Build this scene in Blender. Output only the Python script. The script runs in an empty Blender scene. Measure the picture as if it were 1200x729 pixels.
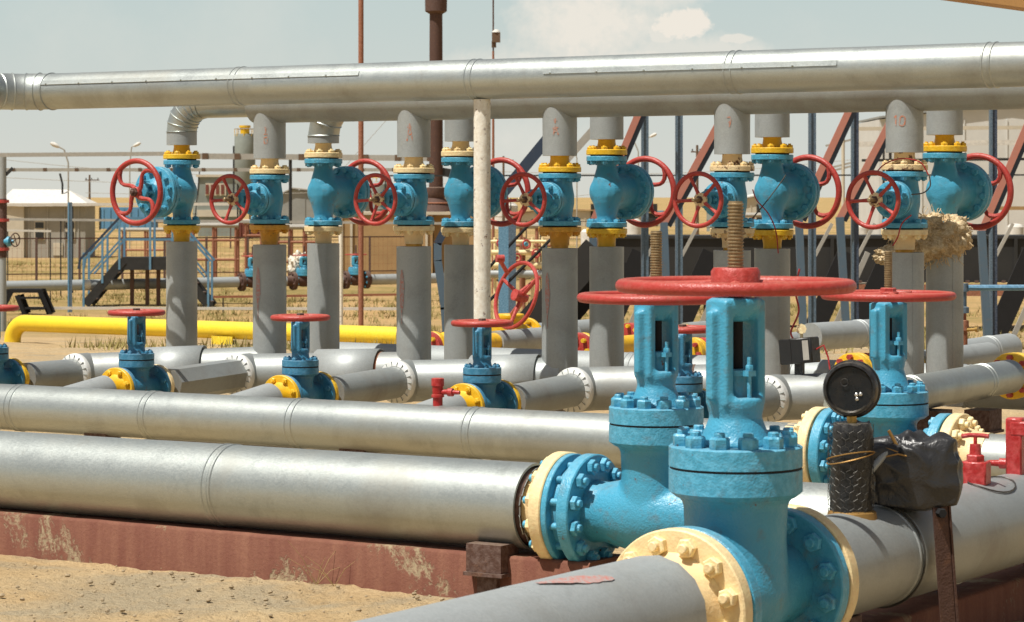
import bpy, bmesh, math, random
from mathutils import Vector, Matrix, noise
random.seed(7)
R_ = math.radians
scene = bpy.context.scene
col = scene.collection

# ------------------------------------------------------------------ camera
F = 3130.0            # focal length in photograph pixels (1200 wide)
EYE = 1.66            # eye height above the ground by the valves
HZ = 230.0            # picture row of the horizon
cam_d = bpy.data.cameras.new('camera')
cam = bpy.data.objects.new('camera', cam_d)
col.objects.link(cam)
cam.location = (0, 0, EYE)
cam.rotation_euler = (R_(90), 0, 0)
cam_d.sensor_width = 36.0
cam_d.lens = F / 1200 * 36
cam_d.shift_y = -(364.5 - HZ) / 1200
cam_d.clip_start = 0.1
cam_d.clip_end = 20000
cam_d.dof.use_dof = True
cam_d.dof.focus_distance = 13.5
cam_d.dof.aperture_fstop = 13
scene.camera = cam

# ------------------------------------------------------------------ light
SUN_EL = R_(65)
SUN_H = Vector((-0.79, -0.61, 0)).normalized()
SUNV = Vector((SUN_H.x * math.cos(SUN_EL), SUN_H.y * math.cos(SUN_EL), math.sin(SUN_EL)))
sd = bpy.data.lights.new('sun', 'SUN')
sd.energy = 5.0
sd.angle = R_(0.53)
sd.color = (1.0, 0.96, 0.89)
sun = bpy.data.objects.new('sun', sd)
col.objects.link(sun)
sun.rotation_euler = SUNV.to_track_quat('Z', 'Y').to_euler()
sun.location = (-30, -20, 60)

world = bpy.data.worlds.new('World')
scene.world = world
world.use_nodes = True
wn, wl = world.node_tree.nodes, world.node_tree.links
wn.clear()
w_out = wn.new('ShaderNodeOutputWorld')
w_bg = wn.new('ShaderNodeBackground')
w_bg.inputs['Strength'].default_value = 0.05
sky = wn.new('ShaderNodeTexSky')
sky.sky_type = 'NISHITA'
sky.sun_disc = False
sky.sun_elevation = SUN_EL
sky.sun_rotation = math.atan2(SUNV.x, SUNV.y)
sky.air_density = 1.0
sky.dust_density = 3.2
sky.ozone_density = 1.0
hs = wn.new('ShaderNodeHueSaturation')
hs.inputs['Saturation'].default_value = 0.62
wl.new(sky.outputs['Color'], hs.inputs['Color'])


def wmath(op, a, b=None, c=None, clamp=False):
    n = wn.new('ShaderNodeMath')
    n.operation = op
    n.use_clamp = clamp
    for i, v in enumerate((a, b, c)):
        if v is None:
            continue
        if isinstance(v, (int, float)):
            n.inputs[i].default_value = v
        else:
            wl.new(v, n.inputs[i])
    return n.outputs[0]


# clouds: cumulus heaps low over the plain, as directions in the sky
tc = wn.new('ShaderNodeTexCoord')
sep = wn.new('ShaderNodeSeparateXYZ')
wl.new(tc.outputs['Generated'], sep.inputs[0])
az = wmath('ARCTAN2', sep.outputs['X'], sep.outputs['Y'])
el = wmath('ARCSINE', sep.outputs['Z'])


def wnoise(scale, detail, rough=0.55):
    n = wn.new('ShaderNodeTexNoise')
    n.inputs['Scale'].default_value = scale
    n.inputs['Detail'].default_value = detail
    n.inputs['Roughness'].default_value = rough
    wl.new(tc.outputs['Generated'], n.inputs['Vector'])
    return n


nz1 = wnoise(70, 6, 0.62).outputs['Fac']
nz2 = wnoise(260, 5, 0.6).outputs['Fac']
warp = wmath('ADD', wmath('MULTIPLY', wmath('SUBTRACT', nz1, 0.5), 1.1), wmath('MULTIPLY', wmath('SUBTRACT', nz2, 0.5), 0.75))
# far soft heaps all round the horizon
nzf = wnoise(7, 7, 0.6).outputs['Fac']
band = wmath('SUBTRACT', 1.0, wmath('MULTIPLY', wmath('ABSOLUTE', wmath('SUBTRACT', el, 0.20)), 4.0), clamp=True)
far = wmath('MULTIPLY', wmath('MULTIPLY', wmath('SUBTRACT', nzf, 0.56, clamp=True), 5.0, clamp=True), band)
far = wmath('MULTIPLY', far, 0.6, clamp=True)


def blob(px, py, rx, ry, k, wk=1.0):
    a0, e0 = math.atan((px - 600) / F), math.atan((HZ - py) / F)
    dx = wmath('DIVIDE', wmath('SUBTRACT', az, a0), rx / F)
    dy = wmath('DIVIDE', wmath('SUBTRACT', el, e0), ry / F)
    d2 = wmath('ADD', wmath('MULTIPLY', dx, dx), wmath('MULTIPLY', dy, dy))
    v = wmath('SUBTRACT', 1.0, d2)
    return wmath('MULTIPLY', wmath('ADD', v, wmath('MULTIPLY', warp, wk)), k, clamp=True)


cl = far
for (px, py, rx, ry, k, op) in ((690, 30, 105, 75, 1.0, 0.88), (750, -25, 90, 60, 1.0, 0.80), (600, 85, 120, 34, 0.9, 0.65), (720, 80, 190, 34, 1.2, 0.80),
                                (800, 62, 120, 26, 1.2, 0.55), (801, 29, 35, 20, 2.4, 0.98), (862, 46, 22, 6, 2.1, 0.7), (780, 40, 24, 12, 2.1, 0.7),
                                (610, 170, 90, 40, 0.7, 0.35), (1000, 90, 200, 16, 0.7, 0.3)):
    cl = wmath('MAXIMUM', cl, wmath('MULTIPLY', blob(px, py, rx, ry, k, 2.2 if k > 2 else 1.2), op))
mixc = wn.new('ShaderNodeMix')
mixc.data_type = 'RGBA'
mixc.inputs[7].default_value = (15.2, 14.2, 12.6, 1)
wl.new(cl, mixc.inputs[0])
# summer haze: the air whitens towards the horizon
hz = wn.new('ShaderNodeMix')
hz.data_type = 'RGBA'
hzf = wn.new('ShaderNodeMapRange')
hzf.interpolation_type = 'SMOOTHERSTEP'
for k_, v_ in (('From Min', 0.08), ('From Max', 0.18), ('To Min', 0.95), ('To Max', 0.0)):
    hzf.inputs[k_].default_value = v_
wl.new(wmath('ABSOLUTE', el), hzf.inputs['Value'])
hzc = wn.new('ShaderNodeMix')
hzc.data_type = 'RGBA'
hzc.inputs[6].default_value = (12.2, 12.2, 11.1, 1)
hzc.inputs[7].default_value = (9.9, 11.5, 11.2, 1)
wl.new(wmath('MULTIPLY', el, 14.0, clamp=True), hzc.inputs[0])
wl.new(hzf.outputs[0], hz.inputs[0])
wl.new(hs.outputs['Color'], hz.inputs[6])
wl.new(hzc.outputs[2], hz.inputs[7])
wl.new(hz.outputs[2], mixc.inputs[6])
wl.new(mixc.outputs[2], w_bg.inputs['Color'])
wl.new(w_bg.outputs[0], w_out.inputs['Surface'])

scene.render.engine = 'CYCLES'
scene.view_settings.view_transform = 'Standard'
scene.view_settings.look = 'None'
scene.view_settings.exposure = 0.20
scene.view_settings.gamma = 1.0

# ------------------------------------------------------------------ layout frame
U = Vector((4900, -3130, 0)).normalized()     # along the rows: right and nearer
D = Vector((2000, 3130, 0)).normalized()      # along the branches: right and farther
UP = Vector((0, 0, 1))


def at(px, py, s):
    return Vector(((px - 600) / s, F / s, EYE - (py - HZ) / s))


def rs(row, px):
    return row[1] * (px + 4300) / (row[0] + 4300)


def ds(row, px):
    return row[1] * (2600 - px) / (2600 - row[0])


def rowp(row, px, z):
    s = rs(row, px)
    return Vector(((px - 600) / s, F / s, z))


def dlp(row, px, z):
    s = ds(row, px)
    return Vector(((px - 600) / s, F / s, z))


FRONT, BACK, PA, PB, PO1 = (316, 180), (379, 175), (640, 297), (100, 203), (565, 198.5)
D1, VROW, GROW = (930, 369), (160, 193.7), (300, 183.5)


def smooth(t):
    t = max(0.0, min(1.0, t))
    return t * t * (3 - 2 * t)


def ground(y):
    if y < 16:
        return 0.087 * (1 - smooth((y - 12.6) / 2.5))
    return -1.28 * smooth((y - 19) / 48.0) if y < 67 else -1.28


# ------------------------------------------------------------------ materials
MATS = {}


class NT:
    def __init__(self, name):
        self.m = bpy.data.materials.new(name)
        self.m.use_nodes = True
        self.n, self.l = self.m.node_tree.nodes, self.m.node_tree.links
        self.b = self.n['Principled BSDF']
        MATS[name] = self.m
        g = self.n.new('ShaderNodeNewGeometry')
        self.pos = g.outputs['Position']
        self.nor = g.outputs['Normal']
        o = self.n.new('ShaderNodeObjectInfo')
        self.rand = o.outputs['Random']

    def noise(self, scale, detail=4, rough=0.55, vec=None, dist=0.0):
        n = self.n.new('ShaderNodeTexNoise')
        n.inputs['Scale'].default_value = scale
        n.inputs['Detail'].default_value = detail
        n.inputs['Roughness'].default_value = rough
        n.inputs['Distortion'].default_value = dist
        self.l.new(vec or self.pos, n.inputs['Vector'])
        return n.outputs['Fac']

    def voronoi(self, scale, out='Color', vec=None, feature='F1'):
        n = self.n.new('ShaderNodeTexVoronoi')
        n.feature = feature
        n.inputs['Scale'].default_value = scale
        self.l.new(vec or self.pos, n.inputs['Vector'])
        return n.outputs[out]

    def scaled(self, sx, sy, sz):
        n = self.n.new('ShaderNodeVectorMath')
        n.operation = 'MULTIPLY'
        n.inputs[1].default_value = (sx, sy, sz)
        self.l.new(self.pos, n.inputs[0])
        return n.outputs[0]

    def math(self, op, a, b=None, clamp=False):
        n = self.n.new('ShaderNodeMath')
        n.operation = op
        n.use_clamp = clamp
        for i, v in enumerate((a, b)):
            if v is None:
                continue
            if isinstance(v, (int, float)):
                n.inputs[i].default_value = v
            else:
                self.l.new(v, n.inputs[i])
        return n.outputs[0]

    def ramp(self, fac, lo, hi, a=0.0, b=1.0):
        n = self.n.new('ShaderNodeMapRange')
        n.inputs['From Min'].default_value = lo
        n.inputs['From Max'].default_value = hi
        n.inputs['To Min'].default_value = a
        n.inputs['To Max'].default_value = b
        self.l.new(fac, n.inputs['Value'])
        return n.outputs[0]

    def mix(self, fac, a, b, blend='MIX'):
        n = self.n.new('ShaderNodeMix')
        n.data_type = 'RGBA'
        n.blend_type = blend
        for i, v in ((0, fac), (6, a), (7, b)):
            if isinstance(v, (int, float)):
                n.inputs[i].default_value = v
            elif isinstance(v, (tuple, list)):
                n.inputs[i].default_value = (*v[:3], 1)
            else:
                self.l.new(v, n.inputs[i])
        return n.outputs[2]

    def bump(self, h, strength, dist=0.01, normal=None):
        n = self.n.new('ShaderNodeBump')
        n.inputs['Strength'].default_value = strength
        n.inputs['Distance'].default_value = dist
        self.l.new(h, n.inputs['Height'])
        if normal is not None:
            self.l.new(normal, n.inputs['Normal'])
        return n.outputs[0]

    def set(self, color=None, rough=None, metal=None, normal=None, spec=None):
        for k, v in (('Base Color', color), ('Roughness', rough), ('Metallic', metal), ('Normal', normal), ('Specular IOR Level', spec)):
            if v is None:
                continue
            if isinstance(v, (int, float)):
                self.b.inputs[k].default_value = v
            elif isinstance(v, (tuple, list)):
                self.b.inputs[k].default_value = (*v[:3], 1)
            else:
                self.l.new(v, self.b.inputs[k])
        return self.m


def m_paint(name, c, rough=0.38, peel=0.25, dirt=0.35, dirtc=(0.16, 0.11, 0.06), rust=0.0, scale=1.0):
    t = NT(name)
    big = t.noise(5 * scale, 5, 0.6)
    fine = t.noise(60 * scale, 4, 0.6)
    colr = t.mix(t.ramp(big, 0.35, 0.75, 0, 0.35), c, tuple(x * 0.72 for x in c))
    colr = t.mix(t.math('MULTIPLY', t.rand, 0.18), colr, tuple(min(1, x * 1.25 + 0.02) for x in c))
    d = t.math('MULTIPLY', t.ramp(t.noise(14 * scale, 6, 0.68), 0.55, 0.72, 0, 1), dirt)
    # dust settles on the tops of things
    sz = t.n.new('ShaderNodeSeparateXYZ')
    t.l.new(t.nor, sz.inputs[0])
    dust = t.math('MULTIPLY', t.ramp(sz.outputs[2], 0.6, 1.0, 0, 0.22), t.ramp(fine, 0.3, 0.7, 0.3, 1.0))
    colr = t.mix(d, colr, dirtc)
    colr = t.mix(dust, colr, (0.48, 0.40, 0.27))
    if rust > 0:
        rr = t.ramp(t.noise(22 * scale, 7, 0.7), 0.66 - rust * 0.2, 0.70 - rust * 0.2, 0, 1)
        colr = t.mix(rr, colr, (0.13, 0.045, 0.018))
    gq = t.n.new('ShaderNodeNewGeometry')
    wear = t.math('MULTIPLY', t.ramp(gq.outputs['Pointiness'], 0.525, 0.60, 0, 0.45), t.ramp(t.noise(45 * scale, 4), 0.4, 0.65))
    colr = t.mix(wear, colr, tuple(min(1, x * 1.5 + 0.10) for x in c))
    h = t.math('ADD', t.noise(140 * scale, 3, 0.5), t.math('MULTIPLY', t.noise(35 * scale, 2), 1.4))
    t.set(colr, t.ramp(fine, 0.3, 0.7, rough - 0.07, rough + 0.13), 0.0, t.bump(h, peel, 0.006))
    return t.m


def m_galv(name, lo, hi, rough=0.36, metal=0.85, grime=0.4, spangle=0.5, grimec=(0.17, 0.13, 0.085)):
    t = NT(name)
    sp = t.voronoi(190, 'Color')
    sx = t.n.new('ShaderNodeSeparateColor')
    t.l.new(sp, sx.inputs[0])
    cell = sx.outputs[0]
    fine = t.noise(240, 3, 0.6)
    base = t.mix(t.math('ADD', t.math('MULTIPLY', cell, spangle), t.math('MULTIPLY', fine, 1 - spangle)), lo, hi)
    base = t.mix(t.ramp(t.rand, 0, 1, 0.0, 0.22), base, tuple(x * 0.72 for x in hi))
    big = t.noise(2.3, 6, 0.65, dist=0.4)
    base = t.mix(t.ramp(big, 0.48, 0.75, 0, grime), base, grimec)
    streak = t.noise(9, 5, 0.7, vec=t.scaled(1, 1, 0.25))
    base = t.mix(t.ramp(streak, 0.6, 0.78, 0, grime * 0.55), base, tuple(x * 1.5 for x in grimec))
    scuff = t.ramp(t.noise(4.2, 9, 0.78, dist=0.3), 0.56, 0.70, 0, 0.30)
    base = t.mix(scuff, base, tuple(x * 0.42 for x in lo))
    r = t.math('ADD', t.ramp(cell, 0, 1, rough - 0.03, rough + 0.04), t.ramp(big, 0.4, 0.75, 0.0, 0.16))
    h = t.math('ADD', t.math('MULTIPLY', cell, 0.025), t.math('MULTIPLY', t.noise(5, 2), 1.0))
    t.set(base, r, metal, t.bump(h, 0.13, 0.012))
    return t.m


def m_plain(name, c, rough=0.6, metal=0.0, var=0.3, scale=8, bump=0.1):
    t = NT(name)
    n1 = t.noise(scale, 5, 0.65)
    colr = t.mix(t.ramp(n1, 0.3, 0.7, 0, 1), c, tuple(x * (1 - var) for x in c))
    t.set(colr, rough, metal, t.bump(t.noise(scale * 12, 3), bump, 0.004))
    return t.m


m_galv('galvanised', (0.42, 0.455, 0.435), (0.53, 0.565, 0.54), 0.40, 0.80, 0.40)
m_galv('galvanised_low', (0.40, 0.435, 0.415), (0.51, 0.545, 0.52), 0.41, 0.78, 0.40)
m_galv('dull_zinc', (0.32, 0.345, 0.34), (0.43, 0.455, 0.45), 0.50, 0.30, 0.45, 0.5, (0.21, 0.20, 0.17))
m_galv('grey_clad', (0.30, 0.325, 0.32), (0.40, 0.425, 0.415), 0.46, 0.50, 0.45)
m_galv('bright_tin', (0.66, 0.67, 0.64), (0.76, 0.77, 0.74), 0.5, 0.35, 0.25)
m_paint('blue', (0.055, 0.310, 0.465), 0.38, 0.30, 0.42, rust=0.04)
m_paint('blue_teal', (0.036, 0.190, 0.315), 0.42, 0.25, 0.42, rust=0.05)
m_paint('red', (0.38, 0.034, 0.024), 0.42, 0.25, 0.3, scale=1.2)
m_paint('red_gloss', (0.36, 0.012, 0.012), 0.35, 0.2, 0.2)
m_paint('yellow', (0.74, 0.43, 0.008), 0.42, 0.22, 0.35)
m_paint('yellow_pipe', (0.80, 0.56, 0.02), 0.38, 0.06, 0.2)
m_paint('amber', (0.58, 0.28, 0.012), 0.45, 0.25, 0.45, rust=0.15)
m_paint('cream', (0.80, 0.60, 0.32), 0.48, 0.22, 0.35)
m_paint('cream_worn', (0.74, 0.55, 0.30), 0.5, 0.3, 0.5, rust=0.55)
m_paint('gauge_black', (0.006, 0.006, 0.006), 0.3, 0.05, 0.1)
m_paint('steel_blue', (0.070, 0.115, 0.160), 0.5, 0.12, 0.4)
m_paint('navy', (0.022, 0.04, 0.075), 0.5, 0.1, 0.2)
m_paint('rail_blue', (0.09, 0.22, 0.34), 0.5, 0.1, 0.2)
m_paint('sunlit_primer', (0.42, 0.17, 0.125), 0.6, 0.1, 0.4, dirtc=(0.30, 0.24, 0.22))  # sunlit tone of the brace flanges put into the primer colour
m_paint('white_paint', (0.72, 0.66, 0.54), 0.55, 0.15, 0.35, rust=0.30)
m_paint('pale_paint', (0.62, 0.58, 0.50), 0.6, 0.1, 0.4)
m_paint('rust', (0.26, 0.095, 0.045), 0.8, 0.3, 0.6, dirtc=(0.10, 0.04, 0.02))
m_paint('dark_rust', (0.075, 0.034, 0.022), 0.75, 0.3, 0.5, dirtc=(0.20, 0.09, 0.04))
m_paint('black_rubber', (0.012, 0.012, 0.012), 0.38, 0.08, 0.12, dirtc=(0.06, 0.05, 0.04))
m_plain('dark_steel', (0.035, 0.035, 0.034), 0.6, 0.2, 0.4)
m_plain('black_steel', (0.006, 0.006, 0.007), 0.85, 0.0, 0.4)
m_plain('gasket', (0.015, 0.014, 0.013), 0.8)
m_plain('thread', (0.42, 0.31, 0.17), 0.45, 0.6, 0.5, 40, 0.2)
m_plain('brass', (0.50, 0.32, 0.10), 0.35, 0.8, 0.3, 30)
m_plain('screw', (0.75, 0.74, 0.70), 0.3, 0.9, 0.2, 30)
m_plain('wire', (0.10, 0.095, 0.085), 0.5, 0.6)
m_plain('copper_wire', (0.42, 0.24, 0.07), 0.5, 0.5)
for nm_, mc_ in (('mark_orange', (0.52, 0.17, 0.08)), ('mark_pink', (0.46, 0.17, 0.14))):
    t = NT(nm_)
    t.set(t.mix(t.ramp(t.noise(70, 5, 0.7), 0.38, 0.62), mc_, (0.33, 0.335, 0.32)), 0.75)
m_plain('glass_dark', (0.02, 0.025, 0.03), 0.12)
m_plain('roof_white', (0.74, 0.71, 0.64), 0.7)
m_plain('panel_grey', (0.36, 0.34, 0.29), 0.8, 0, 0.15, 2)
m_plain('panel_cream', (0.60, 0.54, 0.42), 0.8, 0, 0.15, 2)
m_plain('pale_shed', (0.62, 0.62, 0.585), 0.8, 0, 0.12, 1)
m_plain('tan_wall', (0.42, 0.27, 0.12), 0.85, 0, 0.25, 1.5)
m_plain('tan_beam', (0.50, 0.27, 0.09), 0.6, 0, 0.3, 6)
m_plain('shed_grey', (0.30, 0.31, 0.29), 0.75, 0, 0.2, 1)
m_plain('tank_green', (0.26, 0.29, 0.26), 0.7, 0, 0.25, 1)
m_plain('tank_dark', (0.022, 0.022, 0.021), 0.7, 0, 0.4, 1.2)
m_plain('container_blue', (0.12, 0.30, 0.48), 0.7, 0, 0.2, 1)
m_plain('container_red', (0.22, 0.06, 0.04), 0.8, 0, 0.3, 1)
m_plain('pole_wood', (0.16, 0.10, 0.06), 0.9)
m_plain('tray_grey', (0.42, 0.40, 0.35), 0.7, 0, 0.2)
m_plain('dead_weed', (0.42, 0.30, 0.13), 0.9)
m_plain('stone', (0.40, 0.31, 0.19), 0.9, 0, 0.4, 30)

# black plastic sheet
t = NT('black_sheet')
t.set((0.026, 0.026, 0.027), t.ramp(t.noise(14, 4), 0.3, 0.7, 0.28, 0.46), 0, t.bump(t.noise(15, 4, 0.55, dist=0.8), 0.4, 0.02))
# mineral wool
t = NT('wool')
wv = t.noise(26, 7, 0.7, dist=1.5)
t.set(t.mix(t.ramp(wv, 0.35, 0.68), (0.42, 0.27, 0.12), (0.85, 0.72, 0.48)), 0.95, 0, t.bump(t.noise(60, 6, 0.7, dist=1.0), 0.6, 0.02))
# red painted concrete kerb, worn through
t = NT('kerb_red')
pn = t.noise(2.6, 7, 0.68, vec=t.scaled(1, 1, 0.55), dist=0.6)
fine = t.noise(60, 5, 0.65)
streak = t.noise(16, 4, 0.6, vec=t.scaled(1, 1, 0.12))
redc = t.mix(t.ramp(streak, 0.35, 0.7), (0.155, 0.052, 0.030), (0.215, 0.090, 0.052))
redc = t.mix(t.ramp(fine, 0.45, 0.75, 0, 0.5), redc, (0.14, 0.045, 0.03))
conc = t.mix(t.ramp(fine, 0.3, 0.7), (0.40, 0.31, 0.19), (0.25, 0.19, 0.11))
msk = t.ramp(t.math('ADD', pn, t.math('MULTIPLY', t.math('SUBTRACT', fine, 0.5), 0.22)), 0.56, 0.62)
t.set(t.mix(msk, redc, conc), 0.85, 0, t.bump(t.math('ADD', t.math('MULTIPLY', fine, 0.6), t.math('MULTIPLY', msk, -0.6)), 0.7, 0.01))
# sandy ground with dry grass patches
t = NT('sand')
sxyz = t.n.new('ShaderNodeSeparateXYZ')
t.l.new(t.pos, sxyz.inputs[0])
n_big = t.noise(0.16, 5, 0.6)
n_mid = t.noise(1.1, 6, 0.68)
n_fine = t.noise(30, 6, 0.72)
n_grain = t.noise(160, 3, 0.7)
c = t.mix(t.ramp(n_mid, 0.32, 0.68), (0.46, 0.315, 0.155), (0.57, 0.43, 0.245))
c = t.mix(t.ramp(t.noise(0.9, 5, 0.65, dist=0.8), 0.48, 0.62, 0, 0.75), c, (0.34, 0.29, 0.20))
c = t.mix(t.ramp(t.noise(2.4, 5, 0.65), 0.55, 0.72, 0, 0.6), c, (0.62, 0.49, 0.29))
c = t.mix(t.ramp(n_fine, 0.50, 0.72, 0, 0.6), c, (0.27, 0.18, 0.085))
c = t.mix(t.ramp(n_grain, 0.55, 0.75, 0, 0.4), c, (0.62, 0.50, 0.31))
gy = t.ramp(sxyz.outputs[1], 36, 60, 0, 1)
c = t.mix(t.math('MULTIPLY', gy, 0.65), c, (0.46, 0.275, 0.105))
gm = t.math('MULTIPLY', gy, t.ramp(t.math('ADD', n_big, t.math('MULTIPLY', t.noise(0.8, 5), 0.35)), 0.58, 0.78, 0.05, 0.95))
gcol = t.mix(t.ramp(t.noise(4, 5), 0.3, 0.7), (0.33, 0.225, 0.08), (0.19, 0.165, 0.055))
c = t.mix(gm, c, gcol)
hh = t.math('ADD', t.math('MULTIPLY', n_fine, 1.0), t.math('MULTIPLY', t.noise(8, 5, 0.65), 2.0))
t.set(c, 0.95, 0, t.bump(hh, 0.9, 0.03), 0.2)
# dry grass
t = NT('dry_grass')
t.set(t.mix(t.noise(0.6, 3), (0.13, 0.135, 0.035), (0.40, 0.31, 0.11)), 0.9)
# corrugated shed
M = MATS


# ------------------------------------------------------------------ mesh builder
def frame(ax):
    ax = Vector(ax).normalized()
    ref = Vector((0, 0, 1)) if abs(ax.z) < 0.9 else Vector((1, 0, 0))
    a = ref.cross(ax).normalized()
    b = ax.cross(a).normalized()
    return a, b, ax


class MB:
    def __init__(self):
        self.v, self.f = [], []

    def add(self, vs, fs):
        o = len(self.v)
        self.v += [tuple(x) for x in vs]
        self.f += [tuple(i + o for i in q) for q in fs]
        return self

    def lathe(self, p, ax, prof, n=24, cap0=True, cap1=True, a0=0.0):
        a, b, w = frame(ax)
        p = Vector(p)
        vs, fs = [], []
        for (tt, r) in prof:
            for i in range(n):
                th = a0 + 2 * math.pi * i / n
                vs.append(p + w * tt + (a * math.cos(th) + b * math.sin(th)) * r)
        for k in range(len(prof) - 1):
            for i in range(n):
                j = (i + 1) % n
                fs.append((k * n + i, k * n + j, (k + 1) * n + j, (k + 1) * n + i))
        if cap0:
            fs.append(tuple(reversed(range(n))))
        if cap1:
            fs.append(tuple((len(prof) - 1) * n + i for i in range(n)))
        return self.add(vs, fs)

    def cyl(self, p0, p1, r, n=16, r1=None):
        d = Vector(p1) - Vector(p0)
        return self.lathe(p0, d, [(0, r), (d.length, r if r1 is None else r1)], n)

    def disc(self, p, ax, t0, t1, r, n=32, ch=0.004, hole=0.0):
        if hole > 0:
            pr = [(t0, hole), (t0, r - ch), (t0 + ch, r), (t1 - ch, r), (t1, r - ch), (t1, hole)]
            return self.lathe(p, ax, pr, n, False, False)
        return self.lathe(p, ax, [(t0, r - ch), (t0 + ch, r), (t1 - ch, r), (t1, r - ch)], n)

    def box(self, c, sx, sy, sz, X=(1, 0, 0), Y=(0, 1, 0), Z=(0, 0, 1)):
        c, X, Y, Z = Vector(c), Vector(X) * sx / 2, Vector(Y) * sy / 2, Vector(Z) * sz / 2
        vs = [c + X * i + Y * j + Z * k for k in (-1, 1) for j in (-1, 1) for i in (-1, 1)]
        return self.add(vs, [(0, 2, 3, 1), (4, 5, 7, 6), (0, 1, 5, 4), (2, 6, 7, 3), (0, 4, 6, 2), (1, 3, 7, 5)])

    def bar(self, p0, p1, w, h, upv=(0, 0, 1)):
        p0, p1 = Vector(p0), Vector(p1)
        d = (p1 - p0)
        L = d.length
        d.normalize()
        upv = Vector(upv)
        if abs(d.dot(upv)) > 0.98:
            upv = Vector((0, 1, 0))
        s = d.cross(upv).normalized()
        q = s.cross(d).normalized()
        return self.box((p0 + p1) / 2, L, w, h, d, s, q)

    def channel(self, p0, p1, w, h, th, upv=(0, 0, 1)):
        """U-section: web of height h, flanges of width w"""
        p0, p1 = Vector(p0), Vector(p1)
        d = (p1 - p0).normalized()
        upv = Vector(upv)
        if abs(d.dot(upv)) > 0.98:
            upv = Vector((0, 1, 0))
        s = d.cross(upv).normalized()
        q = s.cross(d).normalized()
        self.bar(p0 + s * (w / 2), p1 + s * (w / 2), th, h, q)
        self.bar(p0 + q * (h / 2 - th / 2) - s * th / 2, p1 + q * (h / 2 - th / 2) - s * th / 2, w - th * 0.2, th * 0.98, q)
        self.bar(p0 - q * (h / 2 - th / 2) - s * th / 2, p1 - q * (h / 2 - th / 2) - s * th / 2, w - th * 0.2, th * 0.98, q)
        return self

    def tube(self, pts, r, n=10, closed=False, flat=None):
        pts = [Vector(p) for p in pts]
        m = len(pts)
        vs, fs = [], []
        prev = None
        for i, p in enumerate(pts):
            if closed:
                tg = pts[(i + 1) % m] - pts[i - 1]
            else:
                tg = pts[min(i + 1, m - 1)] - pts[max(i - 1, 0)]
            tg.normalize()
            if prev is None:
                a, b, _ = frame(tg)
            else:
                a = (prev - tg * prev.dot(tg))
                if a.length < 1e-6:
                    a, b, _ = frame(tg)
                a.normalize()
                b = tg.cross(a).normalized()
            prev = a
            rr = r[i] if isinstance(r, (list, tuple)) else r
            for k in range(n):
                th = 2 * math.pi * k / n
                vs.append(p + (a * math.cos(th) + b * math.sin(th)) * rr)
        for i in range(m if closed else m - 1):
            for k in range(n):
                l = (k + 1) % n
                j = (i + 1) % m
                fs.append((i * n + k, i * n + l, j * n + l, j * n + k))
        if not closed:
            fs.append(tuple(reversed(range(n))))
            fs.append(tuple((m - 1) * n + k for k in range(n)))
        return self.add(vs, fs)

    def torus(self, c, ax, R, r, n=40, m=12, fl=1.0):
        a, b, w = frame(ax)
        c = Vector(c)
        vs, fs = [], []
        for i in range(n):
            th = 2 * math.pi * i / n
            e = a * math.cos(th) + b * math.sin(th)
            for k in range(m):
                ph = 2 * math.pi * k / m
                vs.append(c + e * (R + r * math.cos(ph) * fl) + w * (r * math.sin(ph)))
        for i in range(n):
            for k in range(m):
                fs.append((i * m + k, ((i + 1) % n) * m + k, ((i + 1) % n) * m + (k + 1) % m, i * m + (k + 1) % m))
        return self.add(vs, fs)

    def hexa(self, p, ax, t0, t1, r, a0=0.0):
        ch = (t1 - t0) * 0.16
        return self.lathe(p, ax, [(t0, r * 0.94), (t0 + ch * 0.5, r), (t1 - ch, r), (t1, r * 0.86)], 6, a0=a0)

    def mesh(self, name='part', sharp=38):
        me = bpy.data.meshes.new(name)
        me.from_pydata([tuple(x) for x in self.v], [], self.f)
        me.update()
        me.polygons.foreach_set('use_smooth', [True] * len(me.polygons))
        if sharp:
            me.set_sharp_from_angle(angle=R_(sharp))
        return me

    def build(self, name, mat, parent=None, sharp=38):
        return put(name, self.mesh(name, sharp), mat, parent)


def put(name, me, mat, parent=None, M_=None):
    o = bpy.data.objects.new(name, me)
    m = M[mat] if isinstance(mat, str) else mat
    if len(me.materials) == 0:
        me.materials.append(m)
    elif me.materials[0] != m:
        o.material_slots[0].link = 'OBJECT'
        o.material_slots[0].material = m
    col.objects.link(o)
    if parent is not None:
        o.parent = parent
    if M_ is not None:
        o.matrix_local = M_
    return o


def fuse(mb, voxel, it=4, name='cast', fac=0.5):
    """cast-metal look: pieces fused into one skin and softened"""
    me = mb.mesh('tmp', None)
    o = bpy.data.objects.new('tmp', me)
    col.objects.link(o)
    r = o.modifiers.new('r', 'REMESH')
    r.mode = 'VOXEL'
    r.voxel_size = voxel
    s = o.modifiers.new('s', 'SMOOTH')
    s.factor = fac
    s.iterations = it
    dg = bpy.context.evaluated_depsgraph_get()
    dg.update()
    out = bpy.data.meshes.new_from_object(o.evaluated_get(dg))
    out.name = name
    bpy.data.objects.remove(o)
    bpy.data.meshes.remove(me)
    out.polygons.foreach_set('use_smooth', [True] * len(out.polygons))
    out.materials.clear()
    return out


def tag(o, label=None, cat=None, group=None, kind=None):
    if label:
        o['label'] = label
    if cat:
        o['category'] = cat
    if group:
        o['group'] = group
    if kind:
        o['kind'] = kind
    return o


def thing(name, label, cat, loc=(0, 0, 0), group=None, M_=None):
    o = bpy.data.objects.new(name, None)
    o.empty_display_size = 0.1
    col.objects.link(o)
    if M_ is not None:
        o.matrix_world = M_
    else:
        o.location = loc
    return tag(o, label, cat, group)


CH = {}


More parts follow.
